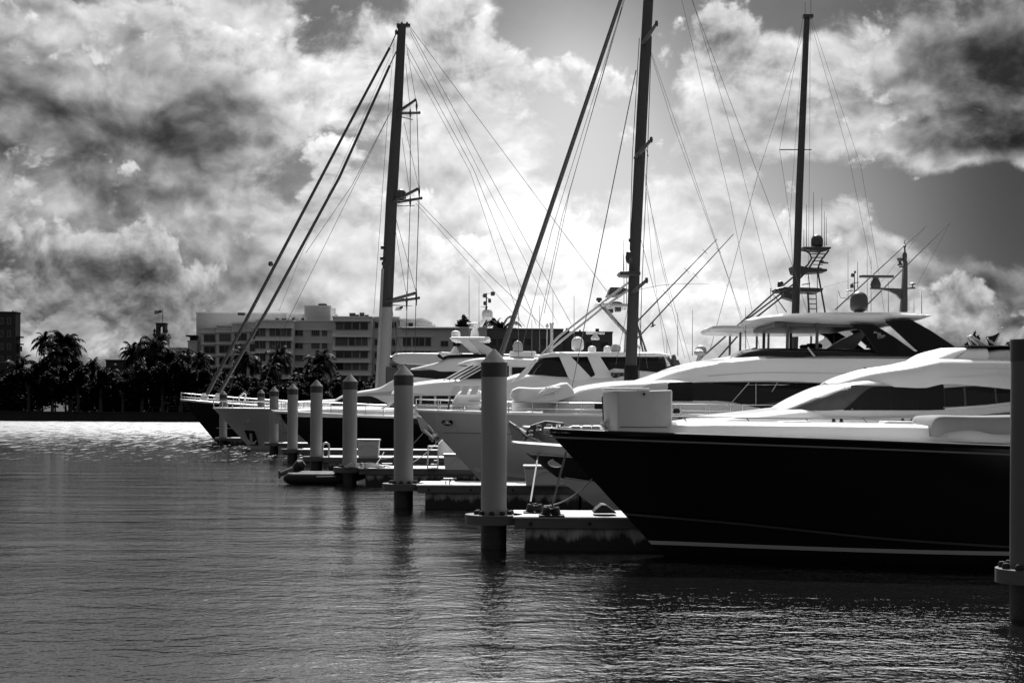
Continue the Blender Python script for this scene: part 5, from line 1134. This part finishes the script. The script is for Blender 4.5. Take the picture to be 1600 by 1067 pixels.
# left edge block
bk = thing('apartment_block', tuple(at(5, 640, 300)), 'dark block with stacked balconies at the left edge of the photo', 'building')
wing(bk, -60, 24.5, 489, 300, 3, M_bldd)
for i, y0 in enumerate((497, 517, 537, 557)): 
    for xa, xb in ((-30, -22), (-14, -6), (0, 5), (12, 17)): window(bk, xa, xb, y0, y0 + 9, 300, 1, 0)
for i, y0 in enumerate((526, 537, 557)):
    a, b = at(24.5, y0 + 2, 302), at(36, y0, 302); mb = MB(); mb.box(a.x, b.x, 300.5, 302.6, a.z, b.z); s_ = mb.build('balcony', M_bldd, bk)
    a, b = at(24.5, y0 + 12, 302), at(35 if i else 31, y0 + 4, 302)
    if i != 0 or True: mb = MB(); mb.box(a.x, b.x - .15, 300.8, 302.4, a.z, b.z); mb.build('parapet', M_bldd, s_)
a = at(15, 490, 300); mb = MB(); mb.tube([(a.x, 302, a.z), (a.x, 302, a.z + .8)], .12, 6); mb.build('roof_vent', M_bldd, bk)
# low house and small building
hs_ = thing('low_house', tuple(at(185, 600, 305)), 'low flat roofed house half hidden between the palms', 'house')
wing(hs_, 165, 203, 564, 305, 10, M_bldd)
h2 = thing('terrace_building', tuple(at(285, 600, 318)), 'small stepped building with a flat canopy beside the bell tower', 'building')
wing(h2, 262, 296, 545, 320, 12, M_bld); wing(h2, 293, 308, 534, 316, 10, M_bld)
a, b = at(292, 526, 316), at(307, 523.8, 316); mb = MB(); mb.box(a.x, b.x, 315, 322, a.z, b.z); mb.build('canopy', M_bldd, h2)
a, b = at(295, 536, 316), at(306, 526, 316); mb = MB(); mb.box(a.x, b.x, 317, 321, a.z, b.z); mb.build('penthouse', M_bldd, h2)
for x0 in (264, 271, 278, 285): window(h2, x0, x0 + 5, 549, 555, 320, 2, .2)
# bell tower
Yt = 326
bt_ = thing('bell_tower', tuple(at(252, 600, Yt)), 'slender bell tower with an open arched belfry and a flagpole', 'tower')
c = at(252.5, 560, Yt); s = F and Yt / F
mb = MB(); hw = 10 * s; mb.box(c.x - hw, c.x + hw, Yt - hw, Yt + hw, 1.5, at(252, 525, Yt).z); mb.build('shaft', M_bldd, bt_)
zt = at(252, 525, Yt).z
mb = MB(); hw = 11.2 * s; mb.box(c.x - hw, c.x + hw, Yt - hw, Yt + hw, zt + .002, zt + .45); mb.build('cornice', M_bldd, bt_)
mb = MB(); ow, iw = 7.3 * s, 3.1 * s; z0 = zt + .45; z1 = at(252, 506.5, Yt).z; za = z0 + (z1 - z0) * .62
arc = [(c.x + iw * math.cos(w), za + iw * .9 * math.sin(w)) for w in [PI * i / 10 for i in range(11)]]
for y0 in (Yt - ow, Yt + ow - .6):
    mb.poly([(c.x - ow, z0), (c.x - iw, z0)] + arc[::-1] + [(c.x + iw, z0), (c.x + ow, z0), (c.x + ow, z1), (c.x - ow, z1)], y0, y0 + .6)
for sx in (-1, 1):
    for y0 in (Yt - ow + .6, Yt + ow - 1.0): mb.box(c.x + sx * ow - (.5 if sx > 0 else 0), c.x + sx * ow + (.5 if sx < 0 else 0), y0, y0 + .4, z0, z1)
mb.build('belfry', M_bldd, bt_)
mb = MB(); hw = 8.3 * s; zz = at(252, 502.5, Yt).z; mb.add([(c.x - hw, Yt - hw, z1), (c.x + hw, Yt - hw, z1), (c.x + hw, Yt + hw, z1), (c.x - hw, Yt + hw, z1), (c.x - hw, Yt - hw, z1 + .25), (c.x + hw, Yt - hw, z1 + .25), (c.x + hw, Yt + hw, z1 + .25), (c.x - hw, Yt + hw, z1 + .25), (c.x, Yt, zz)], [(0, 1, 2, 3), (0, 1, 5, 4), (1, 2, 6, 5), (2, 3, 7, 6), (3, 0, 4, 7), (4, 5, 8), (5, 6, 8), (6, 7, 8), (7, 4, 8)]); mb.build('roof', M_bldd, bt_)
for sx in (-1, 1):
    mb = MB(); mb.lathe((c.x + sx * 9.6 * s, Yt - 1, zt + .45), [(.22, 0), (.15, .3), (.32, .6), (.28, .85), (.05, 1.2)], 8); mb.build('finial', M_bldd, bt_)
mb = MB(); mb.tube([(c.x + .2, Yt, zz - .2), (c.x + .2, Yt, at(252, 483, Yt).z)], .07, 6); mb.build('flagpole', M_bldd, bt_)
t_ = thing('tower_flag', tuple(at(247, 487, Yt)), 'small striped flag flying from the bell tower pole', 'flag')
cloth([(252.7, 484.5), (241, 485), (241.5, 491), (252.7, 488.5)], Yt, 'cloth', M_greycv, t_, .15); cloth([(252.7, 484.3), (248, 484.6), (248, 487), (252.7, 487)], Yt - .2, 'dark_canton', M_rub, t_, .1)

# ------------------------------------------------------------------ trees
def frond_mesh(mb, base, az, el, L, droop, rr, w=.62, n=13):
    p = Vector(base); d = Vector((math.cos(az) * math.cos(el), math.sin(az) * math.cos(el), math.sin(el))); pts = [p.copy()]; st = L / n
    for i in range(n):
        d = (d + Vector((0, 0, -droop * (i + 1) / n))).normalized(); p = p + d * st; pts.append(p.copy())
    sd_ = Vector((-math.sin(az), math.cos(az), 0))
    vs = []; fs = []
    for i in range(1, n + 1):
        u = i / n; ll = w * L * .42 * math.sin(PI * min(.12 + u * .86, 1)) ** .6; tng = (pts[i] - pts[i - 1]).normalized()
        for sg in (-1, 1):
            for q in (0, .5):
                o = pts[i - 1].lerp(pts[i], q); tip = o + sd_ * sg * ll * .72 + tng * ll * .45 + Vector((0, 0, -ll * (.35 + rr.random() * .45)))
                k = len(vs); vs += [o, o + tng * st * .85 + Vector((0, 0, .04)), tip]; fs.append((k, k + 1, k + 2))
    mb.add(vs, fs); mb.tube(pts, [.05] + [.03] * (n - 1) + [.01], 3, caps=False)
def palm(px, pybase, pytop, Y, label, seed=0, nf=24, L=3.4, lean=0.0, group=None, share=None):
    top = at(px, pytop, Y); zb = 1.55; H = top.z - zb - L * .45
    t_ = thing('palm_tree', (top.x - lean, Y, zb), label, 'palm tree', group or 'palm trees on the far shore')
    if share is None:
        rr = random.Random(seed); mb = MB()
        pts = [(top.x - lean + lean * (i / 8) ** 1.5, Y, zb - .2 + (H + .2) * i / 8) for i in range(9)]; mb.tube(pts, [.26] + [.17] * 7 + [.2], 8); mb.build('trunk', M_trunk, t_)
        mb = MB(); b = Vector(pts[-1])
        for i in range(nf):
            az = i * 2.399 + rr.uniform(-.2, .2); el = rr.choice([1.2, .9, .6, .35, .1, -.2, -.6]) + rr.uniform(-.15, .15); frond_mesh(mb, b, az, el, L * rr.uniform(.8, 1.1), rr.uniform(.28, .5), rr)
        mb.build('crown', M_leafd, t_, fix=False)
    else:
        for ch in share.children:
            c = ch.copy(); C.objects.link(c); c.parent = t_
        sH = (top.z - zb) / share['ph']; t_.scale = (sH, sH, sH); t_.rotation_euler.z = seed * 1.3
    t_['ph'] = top.z - zb
    return t_
PAL = [
 (70, 521, 290, 'tall slender coconut palm standing clear against the sky at far left', 1, None),
 (101, 523, 287, 'big bushy palm just right of the slender coconut palm', 2, None),
 (90, 545, 283, 'lower palm below the gap between the two leftmost tall palms', 3, 1),
 (30, 560, 286, 'palm in front of the left balcony block', 4, None),
 (208, 538, 288, 'windswept palm left of the bell tower', 5, None),
 (241, 524, 284, 'dense dark palm overlapping the left side of the bell tower', 6, None),
 (268, 548, 282, 'palm right of the bell tower foot', 7, 2),
 (290, 545, 288, 'bushy palm before the stepped small building', 8, 0),
 (315, 552, 283, 'palm at the left corner of the long apartment building', 9, 3),
 (141, 560, 284, 'small palm between the big bushy palm and the low house', 10, 0),
 (385, 545, 290, 'palm before the three stepped bays of the apartment building', 11, None),
 (437, 545, 292, 'round headed palm in the middle of the apartment building facade', 12, None),
 (425, 570, 286, 'lower palm left below the round headed palm', 13, 1),
 (502, 549, 290, 'dark feathery palm beside the four bay window wing', 14, None),
 (496, 572, 286, 'low palm below the dark feathery palm', 15, 3),
 (378, 585, 284, 'low palm at the foot of the apartment building', 16, 4),
 (350, 588, 284, 'low palm between the yacht bow and the building corner', 17, 2),
 (545, 598, 286, 'low palm right of the sixth pile cap', 18, 5),
 (718, 494, 322, 'broad dark tree top rising over the long roof, right of the flag mast', 19, None),
 (776, 499, 330, 'left palm of a small cluster above the roof by the middle pile', 20, None),
 (783, 499, 331, 'right palm of a small cluster above the roof by the middle pile', 21, 6),
 (12, 590, 282, 'low palm at the left edge in front of the block', 22, 4),
 (175, 575, 286, 'dark palm in front of the low house', 23, 5),
 (58, 578, 281, 'low spreading palm under the slender coconut palm', 24, 7),
]
protos = []
for (px, pt_, Y, lab, sd0, sh) in PAL:
    if px == 718: continue
    big = {1: 3.6, 2: 5.0, 5: 4.0, 6: 5.0, 12: 4.0, 14: 5.0, 20: 1.7}.get(sd0, 4.4)
    p_ = palm(px, 640, pt_, Y, lab, sd0, 34 if sd0 not in (2, 6) else 60, big, lean=(.4 if sd0 % 2 else -.3), share=protos[sh] if sh is not None and sh < len(protos) else None)
    if sh is None: protos.append(p_)

def leafcloud(mb, blobs, n, size, rr):
    vs = []; fs = []
    tot = sum(b[3] * b[4] for b in blobs)
    for (cx, cy, cz, rx, rz) in blobs:
        k = int(n * rx * rz / tot)
        for _ in range(k):
            d = Vector((rr.gauss(0, 1), rr.gauss(0, 1), rr.gauss(0, 1))).normalized(); q = rr.random() ** .45 * (1 + .18 * math.sin(5 * d.x + 3 * d.z))
            c = Vector((cx + d.x * rx * q, cy + d.y * rx * q, cz + d.z * rz * q))
            a = Vector((rr.gauss(0, 1), rr.gauss(0, 1), rr.gauss(0, 1) * .5)).normalized(); b = a.cross(Vector((rr.gauss(0, .5), rr.gauss(0, .5), 1))).normalized(); s_ = size * rr.uniform(.6, 1.3)
            i = len(vs); vs += [c - a * s_, c + b * s_ * .55, c + a * s_, c - b * s_ * .55]; fs.append((i, i + 1, i + 2, i + 3))
    mb.add(vs, fs)
TP = []
def tree(px, pytop, Y, wpx, label, seed, share=None):
    if px > 700: pytop -= 15
    top = at(px, pytop, Y); H = top.z - 1.55; R = wpx * Y / F / 2
    t_ = thing('broadleaf_tree', (top.x, Y, 1.55), label, 'tree', 'broadleaf trees on the far shore')
    if share is not None:
        for ch in share.children: c = ch.copy(); C.objects.link(c); c.parent = t_
        s_ = share['dim']; t_.scale = (R / s_[1], R / s_[1], H / s_[0]); t_.rotation_euler.z = seed
        return t_
    t_['dim'] = (H, R); rr = random.Random(seed); mb = MB(); mb.tube([(top.x, Y, 1.3), (top.x + .1, Y, 1.55 + H * .25), (top.x, Y, 1.55 + H * .6)], [.35, .28, .12], 8)
    bl_ = []
    for i in range(9):
        a = rr.uniform(0, 6.28); q = rr.uniform(.2, .62) * R; z = 1.55 + H * rr.uniform(.35, .82); r_ = R * rr.uniform(.34, .5)
        bl_.append((top.x + math.cos(a) * q, Y + math.sin(a) * q, z, r_, min(r_ * .8, (top.z - z)))); mb.tube([(top.x, Y, 1.55 + H * .3), (top.x + math.cos(a) * q * .5, Y + math.sin(a) * q * .5, z - r_ * .4), (top.x + math.cos(a) * q, Y + math.sin(a) * q, z)], [.16, .1, .04], 5)
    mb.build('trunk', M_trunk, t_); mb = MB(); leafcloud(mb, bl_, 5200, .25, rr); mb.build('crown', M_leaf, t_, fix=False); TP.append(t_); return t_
TR = [(12, 572, 278, 40, 'low dark tree at the left edge, before the balcony block'), (45, 556, 277, 44, 'dark tree under the balconies at far left'), (82, 566, 276, 46, 'round tree below the slender coconut palm'), (122, 560, 276, 48, 'tree right below the big bushy palm'), (158, 568, 276, 44, 'rounded tree left of the low house'), (192, 574, 276, 40, 'low tree in front of the low house'), (222, 556, 275, 46, 'tree below the windswept palm'), (254, 556, 275, 42, 'tree covering the foot of the bell tower'), (284, 548, 275, 44, 'sparkling tree right of the bell tower'), (312, 556, 274, 40, 'sparkling tree in front of the building corner'), (146, 556, 284, 14, 'narrow conical tree beside the low house'), (62, 548, 279, 46, 'tallest leafy tree between the balcony block and the bushy palm'), (110, 548, 280, 50, 'wide leafy crown directly under the big bushy palm'), (205, 560, 280, 44, 'leafy tree behind the windswept palm trunk'), (238, 548, 280, 40, 'leafy tree under the dense palm at the bell tower'), (300, 560, 279, 46, 'leafy tree between the stepped building and the shoreline'), (172, 580, 280, 44, 'leafy tree against the wall of the low house'), (338, 592, 275, 34, 'low tree behind the leftmost pile'), (372, 590, 276, 36, 'low tree under the furled forestays'), (404, 596, 276, 34, 'low tree behind the short pile'), (500, 574, 278, 36, 'glossy tree behind the fourth and fifth piles'), (470, 604, 276, 30, 'small bush-like tree near the building foot'), (526, 592, 278, 26, 'dark tree right of the glossy tree'), (604, 592, 270 + 8, 22, 'small tree at the foot of the leftmost mast'), (716, 488, 326, 50, 'broad dark tree top rising over the long roof'), (1052, 556, 300, 40, 'tree seen between masts, left of the long black windows'), (1020, 562, 300, 36, 'tree low behind the tall middle mast'), (1192, 583, 290, 30, 'dark tree under the thin hardtop'), (1524, 516, 300, 18, 'pointed tree behind the yacht flag'), (1480, 536, 300, 50, 'low tree behind the black swept arch'), (1512, 540, 300, 40, 'low tree left of the pointed tree'), (1560, 548, 302, 50, 'low tree at the right edge of the photo'), (1450, 545, 304, 50, 'tree hidden behind the black arch'), (985, 566, 302, 36, 'tree behind the foot of the tall middle mast')]
for i, (px, pt_, Y, w, lab) in enumerate(TR): tree(px, pt_, Y, w, lab, i + 1, None if i in (0, 1, 2, 3) else TP[i % 4])
# undergrowth along the wall
rr = random.Random(9); mb = MB(); bl_ = []
for i in range(90):
    x = -40 + i * .62 + rr.uniform(-.3, .3); bl_.append((x - 0, 277 + rr.uniform(-2.5, 2.5), 1.9 + rr.uniform(0, 3.0), rr.uniform(.9, 1.8), rr.uniform(.8, 1.5)))
for i in range(170):
    x = -105 + i * .62; bl_.append((x, 279 + rr.uniform(-2, 2), 1.9 + rr.uniform(0, 5.5), rr.uniform(1.3, 2.2), rr.uniform(1.3, 2.1)))
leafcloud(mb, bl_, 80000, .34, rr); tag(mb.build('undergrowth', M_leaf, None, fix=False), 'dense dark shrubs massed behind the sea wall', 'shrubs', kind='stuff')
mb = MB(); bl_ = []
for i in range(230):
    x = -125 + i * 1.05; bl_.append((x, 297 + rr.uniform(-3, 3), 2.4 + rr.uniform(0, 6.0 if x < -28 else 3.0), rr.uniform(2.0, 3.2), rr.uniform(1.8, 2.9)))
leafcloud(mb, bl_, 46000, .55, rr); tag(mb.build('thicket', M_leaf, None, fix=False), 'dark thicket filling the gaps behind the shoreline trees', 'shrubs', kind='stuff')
# bird
t_ = mb = MB(); c = at(1020, 509, 120); mb.tube([c + Vector((-.2, 0, -.1)), c, c + Vector((.25, 0, .1))], [.03, .1, .02], 6); mb.tube([c + Vector((0, -.6, .25)), c + Vector((0, -.25, .3)), c, c + Vector((0, .25, .3)), c + Vector((0, .6, .25))], [.02, .05, .06, .05, .02], 5)
tag(mb.build('seagull', M_rub), 'tiny dark bird flying right of the tall middle mast', 'bird')
